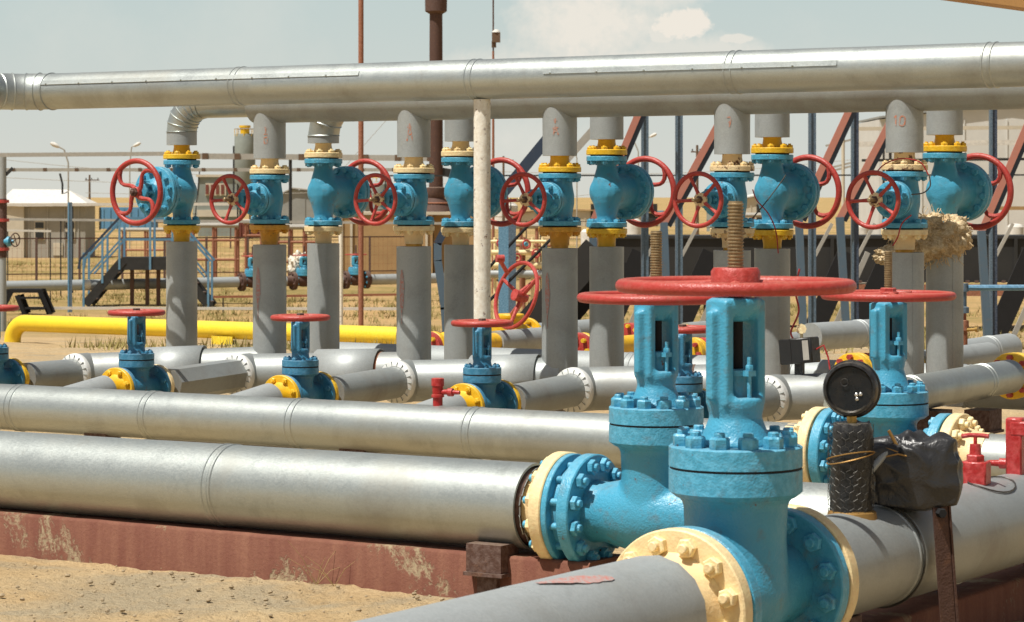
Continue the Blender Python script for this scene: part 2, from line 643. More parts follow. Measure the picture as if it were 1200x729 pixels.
def copy_tree(o, parent=None):
    c = o.copy()
    col.objects.link(c)
    if parent is not None:
        c.parent = parent
    for ch in [x for x in ALLKIDS(o)]:
        copy_tree(ch, c)
    return c


def ALLKIDS(o):
    return list(o.children)


def basis(X, Z, loc):
    X, Z = Vector(X).normalized(), Vector(Z).normalized()
    Y = Z.cross(X).normalized()
    m = Matrix((X, Y, Z)).transposed().to_4x4()
    m.translation = Vector(loc)
    return m


# ------------------------------------------------------------------ valves
XA, ZA = Vector((1, 0, 0)), Vector((0, 0, 1))


def handwheel(parent, z, Rw, rim, hub_r, hub_t, nspoke, style, mat='red', hubmat=None, n=56, drop=0.0):
    """a wheel in the local xy plane at height z: rim, hub, spokes"""
    w = MB().torus((0, 0, z), ZA, Rw, rim, n, 12, 1.0).build('handwheel', mat, parent)
    MB().lathe((0, 0, z - drop), ZA, [(-min(hub_t, 0.022), hub_r * 0.9), (-min(hub_t, 0.022) * 0.8, hub_r), (hub_t * 0.8, hub_r), (hub_t, hub_r * 0.9)], 20).build('hub', hubmat or mat, w)
    for k in range(nspoke):
        a = 2 * math.pi * (k + 0.3) / nspoke
        pts, rr = [], []
        for i in range(9):
            q = i / 8
            r = hub_r * 0.8 + (Rw - hub_r * 0.8) * q
            if style == 'curved':
                da = 0.55 * math.sin(q * math.pi) * (1 if q < 0.5 else 1) + 0.25 * q
            else:
                da = 0
            pts.append((r * math.cos(a + da), r * math.sin(a + da), z - drop * (1 - q)))
            rr.append(rim * (0.95 - 0.25 * math.sin(q * math.pi)))
        MB().tube(pts, rr, 8).build('spoke', mat, w)
    return w


def valve(name, label, cat, M_, p, group=None):
    g = p.get
    root = thing(name, label, cat, group=group, M_=M_)
    L, ft, fr, pr, br, nr = p['L'], p['ft'], p['fr'], p['pr'], p['br'], p['nr']
    c0, cg, c1, cr = p['c0'], p['cg'], p['c1'], p['cr']
    blue = g('blue', 'blue')
    nb, ind = p['nb'], g('ind', False)
    seg = g('seg', 32)
    # --- cast body: barrel, swelling, neck with flare up to the bonnet joint
    b = MB()
    b.lathe((0, 0, 0), XA, [(-L + ft * 0.4, pr), (-L + ft * 2.0, pr * 0.93), (-br * 0.75, br * 0.92), (-br * 0.3, br), (br * 0.3, br), (br * 0.75, br * 0.92), (L - ft * 2.0, pr * 0.93), (L - ft * 0.4, pr)], 32)
    b.lathe((0, 0, 0), ZA, [(-br * 0.9, nr * 0.5), (-br * 0.6, nr * 0.85), (0, nr * 1.04), (c0 * 0.55, nr * 0.97), (c0 - 0.10 * cr, nr * 1.0), (c0 + 0.02 * cr, cr * 0.93)], 32)
    for q in g('ribs', ()):
        b.box(q[0], *q[1])
    put('body', fuse(b, p['vox'], 5, 'valve_body'), blue, root)
    # --- end flanges, counter flanges on the pipes, bolts
    comp = p['comp']
    gap = g('gap', (0.012, 0.012))
    for sgn, side in ((-1, 0), (1, 1)):
        ax = XA * sgn
        MB().disc((0, 0, 0), ax, L - ft, L, fr, seg * 2, 0.05 * ft + 0.002, hole=pr * 0.7).build('flange', blue, root)
        gp = gap[side]
        MB().disc((0, 0, 0), ax, L - 0.004, L + gp + 0.004, fr * 0.80, seg, 0.001, hole=pr * 0.7).build('gasket', 'gasket' if gp < 0.03 else blue, root)
        x0 = L + gp
        if gp > 0.03:
            MB().disc((0, 0, 0), ax, x0 - 0.026, x0 - 0.001, fr * 0.985, seg * 2, 0.003, hole=pr * 0.7).build('ring_plate', blue, root)
        cf = MB().disc((0, 0, 0), ax, x0, x0 + ft * 1.05, fr * 1.01, seg * 2, 0.05 * ft + 0.002, hole=g('hubr', pr) * 0.6)
        hr = g('hubr', pr)
        cf.lathe((0, 0, 0), ax, [(x0 + ft, hr * 1.25), (x0 + ft * 1.6, hr * 1.1), (x0 + ft * 2.6, hr), (x0 + ft * 2.6 + g('stub', 0.06), hr)], 28)
        cfo = cf.build('counter_flange', comp[side], root)
        ns, pc = p['nut'], fr * 0.82
        tl0, tl1 = L - ft, x0 + ft * 1.05
        bm = MB()
        big = ns * 0.8
        if ind:
            bm.lathe((0, 0, 0), XA, [(tl0 - big * 0.9, ns * 0.40), (tl0 - big * 0.8, ns * 0.5), (tl1 + big * 1.75, ns * 0.5), (tl1 + big * 1.85, ns * 0.40)], 10)
            bi = bm.mesh('stud')
            nut0 = MB().hexa((0, 0, 0), XA, tl0 - big, tl0 + 0.001, ns).lathe((0, 0, 0), XA, [(tl0 - big * 1.6, ns * 0.42), (tl0 - big * 1.5, ns * 0.52), (tl0 - big * 0.9, ns * 0.52)], 10).mesh('nut', 30)
            nut1 = MB().hexa((0, 0, 0), XA, tl1 - 0.001, tl1 + big * 1.05, ns).mesh('nut', 30)
            for i in range(nb):
                th = 2 * math.pi * (i + 0.5) / nb
                mm = Matrix.Rotation(math.pi if sgn < 0 else 0, 4, 'Z')
                mm = Matrix.Translation((0, pc * math.cos(th), pc * math.sin(th))) @ mm @ Matrix.Rotation(random.uniform(0, 1), 4, 'X')
                st = put('bolt', bi, blue if gp > 0.03 else comp[side], root, mm)
                put('nut', nut0, blue, st)
                put('nut', nut1, comp[side], st)
        else:
            inner, outer = MB(), MB()
            for i in range(nb):
                th = 2 * math.pi * (i + 0.5) / nb
                pp = Vector((0, pc * math.cos(th), pc * math.sin(th)))
                inner.hexa(pp, ax, tl0 - big, tl0 + 0.001, ns, random.random())
                inner.lathe(pp, ax, [(tl0 - big * 1.35, ns * 0.5), (tl0 - big * 0.9, ns * 0.5)], 6)
                outer.hexa(pp, ax, tl1 - 0.001, tl1 + big, ns, random.random())
                outer.lathe(pp, ax, [(tl1 + big * 0.9, ns * 0.5), (tl1 + big * 1.5, ns * 0.5)], 6)
            tag(inner.build('bolts', blue, root), kind='stuff')
            tag(outer.build('bolts', comp[side], cfo), kind='stuff')
    # --- bonnet joint: two thick rings with a dark seam
    ch = 0.06 * cr
    lo = MB().lathe((0, 0, 0), ZA, [(c0 - 0.02 * cr, cr * 0.9), (c0 + ch, cr * 1.0), (cg - 0.004, cr * 1.0), (cg - 0.003, cr * 0.6)], seg * 2)
    lo.build('bonnet_seat', blue, root)
    MB().disc((0, 0, 0), ZA, cg - 0.0035, cg + 0.0035, cr * 0.985, seg * 2, 0.0005).build('bonnet_gasket', 'gasket', root)
    up = MB().lathe((0, 0, 0), ZA, [(cg + 0.003, cr * 0.6), (cg + 0.004, cr * 1.0), (c1 - ch * 0.4, cr * 1.0), (c1, cr * 0.965), (c1, cr * 0.3)], seg * 2, True, True)
    bon = up.build('bonnet_flange', blue, root)
    ncb, nn = p['ncb'], g('cnut', p['nut'])
    if ind:
        cb = MB().hexa((0, 0, 0), ZA, -0.002, nn * 1.15, nn).lathe((0, 0, 0), ZA, [(nn * 1.0, nn * 0.55), (nn * 1.5, nn * 0.55), (nn * 1.6, nn * 0.45)], 10).mesh('bonnet_nut', 30)
        for i in range(ncb):
            th = 2 * math.pi * (i + 0.37) / ncb
            put('bonnet_nut', cb, blue, root, Matrix.Translation((cr * 0.81 * math.cos(th), cr * 0.81 * math.sin(th), c1)) @ Matrix.Rotation(random.uniform(0, 1), 4, 'Z'))
    else:
        cb = MB()
        for i in range(ncb):
            th = 2 * math.pi * (i + 0.37) / ncb
            q = Vector((cr * 0.81 * math.cos(th), cr * 0.81 * math.sin(th), 0))
            cb.hexa(q, ZA, c1 - 0.002, c1 + nn, nn, random.random())
            cb.lathe(q, ZA, [(c1 + nn * 0.9, nn * 0.5), (c1 + nn * 1.4, nn * 0.5)], 6)
            if g('under'):
                q2 = Vector((cr * 0.86 * math.cos(th), cr * 0.86 * math.sin(th), 0))
                cb.hexa(q2, -ZA, -(cg - 0.045), -(cg - 0.045) + nn * 0.9, nn * 1.05, random.random())
        tag(cb.build('bolts', blue, bon), kind='stuff')
    # --- yoke: cone, two arms, head
    yb, yt, yw, ya = p['yb'], p['yt'], p['yw'], p['ya']
    yr = Matrix.Rotation(g('yrot', 0.0), 3, 'Z')
    X2, Y2 = yr @ Vector((1, 0, 0)), yr @ Vector((0, 1, 0))
    y = MB()
    y.lathe((0, 0, 0), ZA, [(c1 - 0.004, cr * 0.60), (c1 + (yb - c1) * 0.25, cr * 0.50), (c1 + (yb - c1) * 0.7, yw * 0.95), (yb, yw * 1.05), (yb + ya * 0.7, yw * 1.0)], 24)
    yd = g('yd', yw * 1.35)
    for sgn in (-1, 1):
        y.box(X2 * (yw - ya / 2) * sgn + ZA * ((yb + yt) / 2), ya, yd, (yt - yb), X2, Y2)
        y.box(X2 * (yw + ya * 0.30) * sgn + ZA * ((yb + yt) / 2 - 0.02 * (yt - yb)), ya * 0.9, yd * 0.36, (yt - yb) * 0.86, X2, Y2)
    y.box(ZA * (yt - ya * 0.55), 2 * yw, yd, ya * 1.3, X2, Y2)
    y.lathe((0, 0, 0), ZA, [(yt - ya * 1.9, yw * 0.45), (yt - ya * 0.6, yw * 0.92), (yt + ya * 0.25, yw * 0.9)], 20)
    put('yoke', fuse(y, p['vox'] * 0.75, 3, 'valve_yoke'), blue, root)
    gz = yb + (yt - yb) * 0.28
    gl = MB().lathe((0, 0, 0), ZA, [(yb, yw * 0.45), (gz, yw * 0.45), (gz, yw * 0.62), (gz + ya * 0.5, yw * 0.62), (gz + ya * 0.6, yw * 0.4)], 16)
    gl.box(ZA * (gz + ya * 0.25), ya * 0.9, yd * 1.5, ya * 0.5, X2, Y2)
    glo = gl.build('gland', blue, root)
    for sgn in (-1, 1):
        gb = MB()
        pp = Y2 * (yd * 0.62 * sgn)
        gb.lathe(pp, ZA, [(yb - ya * 0.6, ya * 0.20), (gz + ya * 1.7, ya * 0.20)], 8)
        gb.hexa(pp, ZA, gz + ya * 0.5, gz + ya * 1.0, ya * 0.38)
        gb.box(pp * 0.96 + ZA * (yb - ya * 0.5), ya * 0.5, ya * 0.7, ya * 1.1, X2, Y2)
        gb.build('gland_bolt', blue, glo)
    # --- stem and wheel
    sr, st, wz = p['sr'], p['st'], p['wz']
    s = MB()
    if g('thread', False):
        prof = [(wz, sr)]
        zz = wz
        MB().lathe((0, 0, 0), ZA, [(gz, sr * 0.9), (wz, sr * 0.9)], 12).build('spindle', 'black_steel', root)
        pitch = sr * 0.42
        while zz < st - pitch:
            prof += [(zz + pitch * 0.2, sr * 0.86), (zz + pitch * 0.5, sr), (zz + pitch * 0.8, sr), (zz + pitch, sr * 0.86)]
            zz += pitch
        prof.append((st, sr * 0.84))
        s.lathe((0, 0, 0), ZA, prof, 14)
    else:
        s.lathe((0, 0, 0), ZA, [(yb, sr), (st - sr * 0.3, sr), (st, sr * 0.7)], 10)
    s.build('stem', g('stemmat', 'thread'), root)
    hw = handwheel(root, wz, p['wr'], p['rim'], p['whub'], p['wht'], g('nsp', 5), g('style', 'straight'), g('wmat', 'red'), g('hubmat'), 72 if ind else 48, g('dish', 0.0))
    if g('nut_on_top', True):
        MB().hexa((0, 0, 0), ZA, wz + p['wht'] * 0.9 - g('dish', 0.0), wz + p['wht'] * 1.9 - g('dish', 0.0), sr * 1.9).build('stem_nut', g('nutmat', 'dark_rust'), root)
    return root


def big_params(**k):
    p = dict(L=0.32, ft=0.052, fr=0.232, pr=0.135, br=0.155, nr=0.160, c0=0.30, cg=0.385, c1=0.452, cr=0.204, nb=12, ncb=12, nut=0.030, cnut=0.031,
             ind=True, vox=0.011, comp=('cream', 'cream'), yb=0.575, yt=0.893, yw=0.084, ya=0.034, yd=0.100, yrot=R_(-20), sr=0.025, st=1.195, thread=True,
             wz=0.937, wr=0.347, rim=0.0205, whub=0.076, wht=0.055, nsp=4, nut_on_top=False, gap=(0.012, 0.012), hubr=0.135, stub=0.05, stemmat='thread')
    p.update(k)
    return p


v1c = dlp(D1, 862, 0.45)
v2c = rowp(PA, 769, 0.432)
v3c = rowp(PB, 1041, 0.425)
valve('gate_valve', 'largest blue gate valve in front with thick red handwheel and cream left flange', 'valve',
      basis(D, UP, v1c), big_params(), 'large blue gate valves')
valve('gate_valve', 'blue gate valve just behind the largest one, bolted to the long silver pipe', 'valve',
      basis(U, UP, v2c), big_params(fr=0.222, pr=0.125, br=0.15, nr=0.138, c0=0.275, cg=0.355, c1=0.422, cr=0.182, yb=0.535, yt=0.815, yw=0.076,
                                    yrot=R_(70), wz=0.838, wr=0.288, rim=0.018, sr=0.024, st=1.095, gap=(0.072, 0.012), cnut=0.029), 'large blue gate valves')
valve('gate_valve', 'blue gate valve with thin red wheel behind the black pressure gauge', 'valve',
      basis(U, UP, v3c), big_params(fr=0.216, pr=0.12, br=0.145, nr=0.135, c0=0.185, cg=0.255, c1=0.312, cr=0.19, yb=0.455, yt=0.725, yw=0.078, ya=0.036, yd=0.11,
                                    yrot=R_(70), wz=0.762, wr=0.302, rim=0.019, whub=0.05, wht=0.02, nut_on_top=True, sr=0.02, st=0.975, nsp=5, cnut=0.027, nutmat='red'), 'large blue gate valves')

# small valves on the branch lines in front of the risers
pv = dict(L=0.165, ft=0.026, fr=0.132, pr=0.075, br=0.088, nr=0.078, c0=0.125, cg=0.172, c1=0.212, cr=0.107, nb=8, ncb=10, nut=0.017, cnut=0.014, vox=0.008,
          comp=('yellow', 'yellow'), blue='blue_teal', yb=0.262, yt=0.432, yw=0.052, ya=0.024, yd=0.066, sr=0.012, st=0.475, wz=0.456, wr=0.158, rim=0.0165,
          whub=0.036, wht=0.014, nsp=5, gap=(0.006, 0.006), hubr=0.075, stub=0.03, seg=24, stemmat='dark_rust')
VX = [-10, 160, 352, 565, 800]
VLAB = ['teal branch valve cut off by the left edge of the picture',
        'teal branch valve with red wheel in front of the yellow pipe, leftmost whole one',
        'teal branch valve with red wheel standing between two grey riser pipes',
        'teal branch valve with red wheel in front of the white post',
        'teal branch valve mostly hidden behind the two big front valves']
vproto = None
for i, x in enumerate(VX):
    mw = basis(D, UP, rowp(VROW, x, 0.50))
    if vproto is None:
        o = vproto = valve('branch_valve', VLAB[i], 'valve', mw, pv, 'teal valves on the branch lines')
    else:
        o = copy_tree(vproto)
        o.matrix_world = mw
        o['label'] = VLAB[i]
        if i == 1:
            for ch in o.children:
                if ch.name.startswith('counter_flange') and ch == [c for c in o.children if c.name.startswith('counter_flange')][1]:
                    ch.material_slots[0].link = 'OBJECT'
                    ch.material_slots[0].material = M['cream']

# upright valves on the risers: front row (small wheels towards us)
pf = dict(L=0.158, ft=0.03, fr=0.129, pr=0.082, br=0.088, nr=0.080, c0=0.115, cg=0.145, c1=0.172, cr=0.105, nb=8, ncb=8, nut=0.021, cnut=0.017, vox=0.008,
          comp=('yellow', 'cream'), yb=0.225, yt=0.335, yw=0.046, ya=0.022, yd=0.05, sr=0.012, st=0.475, wz=0.415, wr=0.150, rim=0.0135,
          whub=0.040, wht=0.012, nsp=5, gap=(0.008, 0.008), hubr=0.058, stub=0.035, seg=24, stemmat='thread', hubmat='cream_worn', dish=0.03)
FX = [316, 485, 656, 858, 1060]
FCOMP = [('amber', 'cream'), ('cream', 'cream'), ('amber', 'yellow'), ('cream_worn', 'cream_worn'), ('cream', 'cream_worn')]
FLAB = ['upright blue valve with small round red wheel, left end of the front riser row',
        'upright blue valve with small red wheel and cream flanges left of the white post',
        'upright blue valve with small red wheel and yellow flanges right of the white post',
        'upright blue valve with small red wheel above the tall threaded stem',
        'upright blue valve with small red wheel on the riser marked 10']
FZ = 1.64
fproto = None


def recolour(root, comp):
    cfs = [c for c in root.children if c.name.startswith('counter_flange')]
    for c, m in zip(cfs, comp):
        for o in [c] + list(c.children):
            o.material_slots[0].link = 'OBJECT'
            o.material_slots[0].material = M[m]


for i, x in enumerate(FX):
    mw = basis(UP, -D, rowp(FRONT, x, FZ))
    if fproto is None:
        o = fproto = valve('riser_valve', FLAB[i], 'valve', mw, pf, 'upright valves of the front riser row')
    else:
        o = copy_tree(fproto)
        o.matrix_world = mw
        o['label'] = FLAB[i]
    recolour(o, FCOMP[i])

# back row: bigger bonnets, wheels with curved spokes turned away from us
pb = dict(L=0.222, ft=0.032, fr=0.127, pr=0.066, br=0.094, nr=0.112, c0=0.222, cg=0.262, c1=0.295, cr=0.176, nb=8, ncb=12, nut=0.021, cnut=0.020, vox=0.009,
          comp=('yellow', 'yellow'), yb=0.345, yt=0.43, yw=0.06, ya=0.026, yd=0.08, sr=0.016, st=0.535, wz=0.48, wr=0.212, rim=0.019,
          whub=0.036, wht=0.02, nsp=4, style='curved', under=True, gap=(0.008, 0.008), hubr=0.055, stub=0.04, seg=24, stemmat='dark_rust', wmat='red')
BX = [213, 379, 540, 711, 905, 1107]
BCOMP = [('yellow', 'yellow'), ('cream', 'cream'), ('cream', 'cream'), ('yellow', 'yellow'), ('yellow', 'yellow'), ('cream_worn', 'yellow')]
BLAB = ['large upright blue valve at the left end, big red wheel with curved spokes facing us',
        'large upright blue valve under the slanting pipe elbow, cream flanges',
        'large upright blue valve half hidden behind the white post',
        'large upright blue valve with yellow flanges in the middle, wheel on its right',
        'large upright blue valve above the big front handwheels with thin wires across it',
        'large upright blue valve at the right end above the torn insulation wool']
BZ = 1.688
bproto = None
for i, x in enumerate(BX):
    mw = basis(UP, -D if i == 0 else D, rowp(BACK, x, BZ))
    if bproto is None:
        o = bproto = valve('riser_valve', BLAB[i], 'valve', mw, pb, 'upright valves of the back riser row')
    else:
        o = copy_tree(bproto)
        o.matrix_world = mw
        o['label'] = BLAB[i]
    recolour(o, BCOMP[i])


# ------------------------------------------------------------------ insulated pipes
def sections(root, p0, p1, r, seclen, mat, base, n=40, cap0=False, cap1=False, bands=True, first=None, gap_dark=False):
    """sheet-metal cladding in lengths, each lapped a little over the next, with a swaged bead at the joint"""
    p0, p1 = Vector(p0) - base, Vector(p1) - base
    d = p1 - p0
    T = d.length
    w = d.normalized()
    tcur, k = 0.0, 0
    a0 = random.random()
    while tcur < T - 1e-4:
        ln = first if (k == 0 and first) else seclen * random.uniform(0.9, 1.1)
        t1 = min(T, tcur + ln)
        if T - t1 < seclen * 0.25:
            t1 = T
        r0 = r * (1 + 0.006 * (k % 2))
        e = 0.006
        prof = [(tcur, r0 - 0.010), (tcur, r0)]
        if bands and tcur > 0:
            prof += [(tcur + 0.012, r0), (tcur + 0.016, r0 + 0.0045), (tcur + 0.022, r0 + 0.0045), (tcur + 0.026, r0)]
        m = 6
        for q in range(1, m):
            tt = tcur + 0.04 + (t1 - tcur - 0.08) * q / m
            prof.append((tt, r0 * (1 + random.uniform(-0.004, 0.004))))
        if bands and t1 < T:
            prof += [(t1 - 0.03, r0), (t1 - 0.026, r0 + 0.004), (t1 - 0.02, r0 + 0.004), (t1 - 0.016, r0)]
        prof += [(t1 + (e if t1 < T else 0), r0), (t1 + (e if t1 < T else 0), r0 - 0.010)]
        MB().lathe(p0, w, prof, n, cap0 and k == 0, cap1 and t1 >= T, a0).build('cladding_sheet', mat, root, 30)
        tcur = t1
        k += 1


def endring(root, p, ax, r, base, mat, t=0.012, n=40, inner=0.5):
    MB().disc(Vector(p) - base, ax, 0, t, r, n, 0.002, hole=r * inner).build('end_ring', mat, root)


def elbow(root, c0, dir0, dir1, rad, r, base, mat, gores=5, n=36):
    """lobster-back bend starting at c0, turning from dir0 to dir1 with centre-line radius rad"""
    dir0, dir1 = Vector(dir0).normalized(), Vector(dir1).normalized()
    ang = dir0.angle(dir1)
    axn = dir0.cross(dir1).normalized()
    cc = Vector(c0) + (Matrix.Rotation(math.pi / 2, 3, axn) @ dir0) * rad
    arm = Vector(c0) - cc
    pts = [cc + Matrix.Rotation(ang * i / gores, 3, axn) @ arm for i in range(gores + 1)]
    for i in range(gores):
        d = (pts[i + 1] - pts[i])
        mb = MB()
        a_, b_ = pts[i] - base, pts[i + 1] - base
        n0 = Matrix.Rotation(ang * i / gores, 3, axn) @ dir0
        n1 = Matrix.Rotation(ang * (i + 1) / gores, 3, axn) @ dir0
        vs = []
        side = axn
        rr = r * (1.012 if i % 2 else 1.0)
        for (pt, nn, ex) in ((a_, n0, 0), (a_ + d * 0.03, n0, 0.006), (a_ + d * 0.10, n0, 0.0), (b_ - d * 0.1, n1, 0.0), (b_ + d * 0.02, n1, 0.004), (b_ + d * 0.02, n1, -0.012)):
            q = side.cross(nn)
            for k in range(n):
                th = 2 * math.pi * k / n
                vs.append(pt + (side * math.cos(th) + q * math.sin(th)) * (rr + ex))
        fs = []
        for j in range(5):
            for k in range(n):
                l = (k + 1) % n
                fs.append((j * n + k, j * n + l, (j + 1) * n + l, (j + 1) * n + k))
        mb.add(vs, fs).build('elbow_gore', mat, root, 30)
    return pts[-1]


def lapstrip(root, p0, p1, r, th, base, mat='galvanised', nscrew=8):
    """longitudinal overlap of the cladding with its screws"""
    p0, p1 = Vector(p0) - base, Vector(p1) - base
    w = (p1 - p0)
    L = w.length
    w.normalize()
    side = w.cross(UP).normalized()
    def on(a, rr):
        return side * math.cos(a) * rr + UP * math.sin(a) * rr
    vs, fs = [], []
    aa = [th + 0.0, th + 0.015, th + 0.25, th + 0.27]
    rr = [r + 0.0015, r + 0.0065, r + 0.005, r + 0.001]
    for tt in (0.0, L):
        for a, q in zip(aa, rr):
            vs.append(p0 + w * tt + on(a, q))
    fs = [(i, i + 1, i + 5, i + 4) for i in range(3)]
    MB().add(vs, fs).build('lap_seam', mat, root)
    sm = MB().lathe((0, 0, 0), UP, [(-0.004, 0.006), (0.003, 0.006), (0.005, 0.004)], 8).mesh('screw')
    for i in range(nscrew):
        tt = L * (i + 0.15) / nscrew
        n_ = on(th + 0.06, 1).normalized()
        q = UP.rotation_difference(n_).to_matrix().to_4x4()
        q.translation = p0 + w * tt + n_ * (r + 0.007)
        put('screw', sm, 'galvanised', root, q)


def base_of(p):
    return Vector((p[0], p[1], ground(p[1])))


# long foreground header A (with the valve 2) running into the cross pipe D1
a0 = rowp(PA, -260, 0.418)
a1 = v2c - U * (0.32 + 0.072 + 0.052 + 0.10)
a2 = v2c + U * 0.45
tee1 = Vector((0, 0, 0))
# crossing of the two axis lines
def cross(p, u, q, w):
    den = u.x * w.y - u.y * w.x
    tt = ((q.x - p.x) * w.y - (q.y - p.y) * w.x) / den
    return Vector((p.x + u.x * tt, p.y + u.y * tt, p.z))


tee1 = cross(v2c, U, v1c, D)
tee2 = cross(v3c, U, v1c, D)
b = base_of(a1)
root = thing('insulated_pipe', 'thick silver insulated pipe across the lower left, nearest of the long pipes', 'pipe', b)
sections(root, a0, a1, 0.173, 1.55, 'galvanised_low', b, 64, cap0=True, first=1.22)
sections(root, a2, tee1, 0.165, 0.9, 'galvanised_low', b, 56)
# broken end of the cladding round the flange stub
mb = MB()
for i in range(26):
    th = 2 * math.pi * i / 26
    a_, b_, w_ = frame(U)
    e0 = a_ * math.cos(th) + b_ * math.sin(th)
    pp = a1 - b
    lift = random.uniform(-0.012, 0.006)
    mb.box(pp + e0 * (0.142 + lift) + U * 0.012, 0.052, 0.034, 0.003, (e0 * 0.75 + U * 0.55).normalized(), U.cross(e0), (U * 0.75 - e0 * 0.55).normalized())
tag(mb.build('torn_cladding', 'galvanised_low', root), kind='stuff')
MB().lathe(a1 - b, U, [(-0.03, 0.155), (0.0, 0.15), (0.03, 0.118), (0.035, 0.09)], 32).build('insulation_end', 'dark_rust', root)

# header B with valve 3
b0, b1, b2 = rowp(PB, -300, 0.415), v3c - U * 0.47, v3c + U * 0.47
b = base_of(b1)
root = thing('insulated_pipe', 'silver insulated pipe lying behind the nearest long pipe, carrying the branch tees', 'pipe', b)
sections(root, b0, b1, 0.134, 1.05, 'galvanised', b, 56, cap0=True, first=0.35)
sections(root, b2, tee2, 0.130, 0.9, 'galvanised', b, 48)
endring(root, b1, U, 0.12, b, 'galvanised')
endring(root, b2 - U * 0.012, U, 0.12, b, 'galvanised')

# cross pipe D1 through the front valve
l0, l1 = v1c - D * 3.6, v1c - D * 0.50
r0, r1 = v1c + D * 0.405, v1c + D * 7.5
b = base_of(l1)
root = thing('insulated_pipe', 'dull grey insulated pipe coming in at the bottom of the picture to the front valve', 'pipe', b)
sections(root, l0, l1, 0.172, 2.2, 'dull_zinc', b, 16, cap0=True, cap1=True, bands=False)
b = base_of(r0)
root = thing('insulated_pipe', 'thick insulated pipe running right from the front valve under the black wrapping', 'pipe', b)
sections(root, r0, r1, 0.168, 1.9, 'grey_clad', b, 64, cap1=True, first=0.62)
endring(root, r0, D, 0.166, b, 'galvanised_low')
# wire strap round it
MB().torus(v1c + D * 1.02 - b, D, 0.176, 0.004, 48, 6).build('strap', 'wire', root)
# oval hatch cut in the sheet
hc = dlp(D1, 1150, 0.45) - b
vs = []
sidev = (U * 0.55 + UP * 0.84).normalized()
for i in range(20):
    th = 2 * math.pi * i / 20
    da = 0.42 * math.sin(th)
    nrm = U * math.sin(0.25 + da) + UP * math.cos(0.25 + da)
    vs.append(hc + D * (0.15 * math.cos(th)) + nrm * 0.1735)
MB().tube(vs, 0.003, 6, True).build('hatch_edge', 'wire', root)

# branch lines: tee on B, valve, ring elbow, then a run to the next riser foot
GX = [128, 300, 490, 688, 905]
BR_LAB = ['grey branch pipe at the left edge beside the yellow elbow',
          'grey branch pipe with angular casing right of the leftmost whole teal valve',
          'grey branch pipe with loose curved cover left of the white post',
          'grey branch pipe with slotted white ring right of the white post',
          'grey branch pipe with slotted white ring beside the black box']
for k in range(5):
    vc = rowp(VROW, VX[k], 0.50)
    tee = cross(vc, D, rowp(PB, 300, 0.43), U)
    tee.z = 0.44
    gp = cross(vc, D, rowp(GROW, 500, 0.53), U)
    gp.z = 0.525
    if k == 0:
        gp = vc + D * 0.9
    foot = rowp(FRONT, FX[k], 0.555)
    b = base_of(vc)
    root = thing('branch_pipe', BR_LAB[k], 'pipe', b, 'branch pipes between the long pipe and the risers')
    sections(root, tee, vc - D * 0.285, 0.094, 1.2, 'dull_zinc', b, 26, cap1=True)
    if k == 1:
        # boxed, faceted casing
        sections(root, vc + D * 0.30, gp - D * 0.14, 0.108, 2.0, 'grey_clad', b, 7, cap0=True)
    else:
        sections(root, vc + D * 0.30, gp - D * 0.14, 0.097, 2.0, 'grey_clad', b, 30, cap0=True)
    # the bend: ring with cut tabs, then the fatter run
    ringn = 18
    rc = gp - D * 0.145
    rg = MB().lathe(rc - b, D, [(-0.010, 0.098), (-0.004, 0.122), (0.008, 0.132), (0.03, 0.134)], 40, False, False)
    rg.build('ring', 'bright_tin', root)
    sl = MB()
    a_, b_, w_ = frame(D)
    for i in range(ringn):
        th = 2 * math.pi * i / ringn
        e0 = a_ * math.cos(th) + b_ * math.sin(th)
        sl.box(rc - b + e0 * 0.112 + D * -0.0075, 0.030, 0.0026, 0.006, e0, D.cross(e0), D)
    tag(sl.build('ring_slots', 'tank_green', root), kind='stuff')
    run = (foot - gp).normalized()
    e_end = gp + D * 0.10
    mbk = MB().lathe(gp - b, D, [(-0.135, 0.1315), (0.0, 0.1315), (0.06, 0.12)], 36)
    mbk.build('elbow_shell', 'grey_clad', root)
    mid = e_end + (foot - e_end) * 0.55
    s0 = gp + D * 0.0 + run * 0.0
    sections(root, s0, foot + run * 0.02, 0.128, 0.6, 'grey_clad', b, 36, cap0=True, cap1=True)
    if k in (0, 1, 2):
        # loose curved cover sheet over the run
        cvr = MB()
        pm = s0 + (foot - s0) * (0.42 if k else 0.3)
        vs, fs = [], []
        sd_ = run.cross(UP).normalized()
        for j in range(2):
            for i in range(11):
                a = R_(-20) + R_(215) * i / 10
                flare = 0.148 + 0.01 * (i == 0) + 0.014 * (i == 10)
                vs.append(pm - b + run * (0.42 * j) + (sd_ * math.cos(a) + UP * math.sin(a)) * flare)
        fs = [(i, i + 1, i + 12, i + 11) for i in range(10)]
        cvr.add(vs, fs)
        co = cvr.build('cover_sheet', 'dull_zinc', root)
        sdm = co.modifiers.new('thick', 'SOLIDIFY')
        sdm.thickness = 0.004
    if k in (1, 2, 3):
        MB().lathe(foot - run * 0.26 - b, run, [(0, 0.129), (0.004, 0.131), (0.045, 0.131), (0.05, 0.129)], 36, False, False).build('rust_band', 'rust' if k == 1 else 'dark_rust', root)

# a branch farther right without a valve in view
s6 = 226
g0, g1 = at(985, 476, 242), at(1183, 441, 213)
b = base_of(g0)
root = thing('branch_pipe', 'shiny silver branch pipe at the right edge below the blue steel legs', 'pipe', b, 'branch pipes between the long pipe and the risers')
sections(root, g0, g1, 0.092, 0.85, 'galvanised', b, 36, cap0=True, cap1=True)

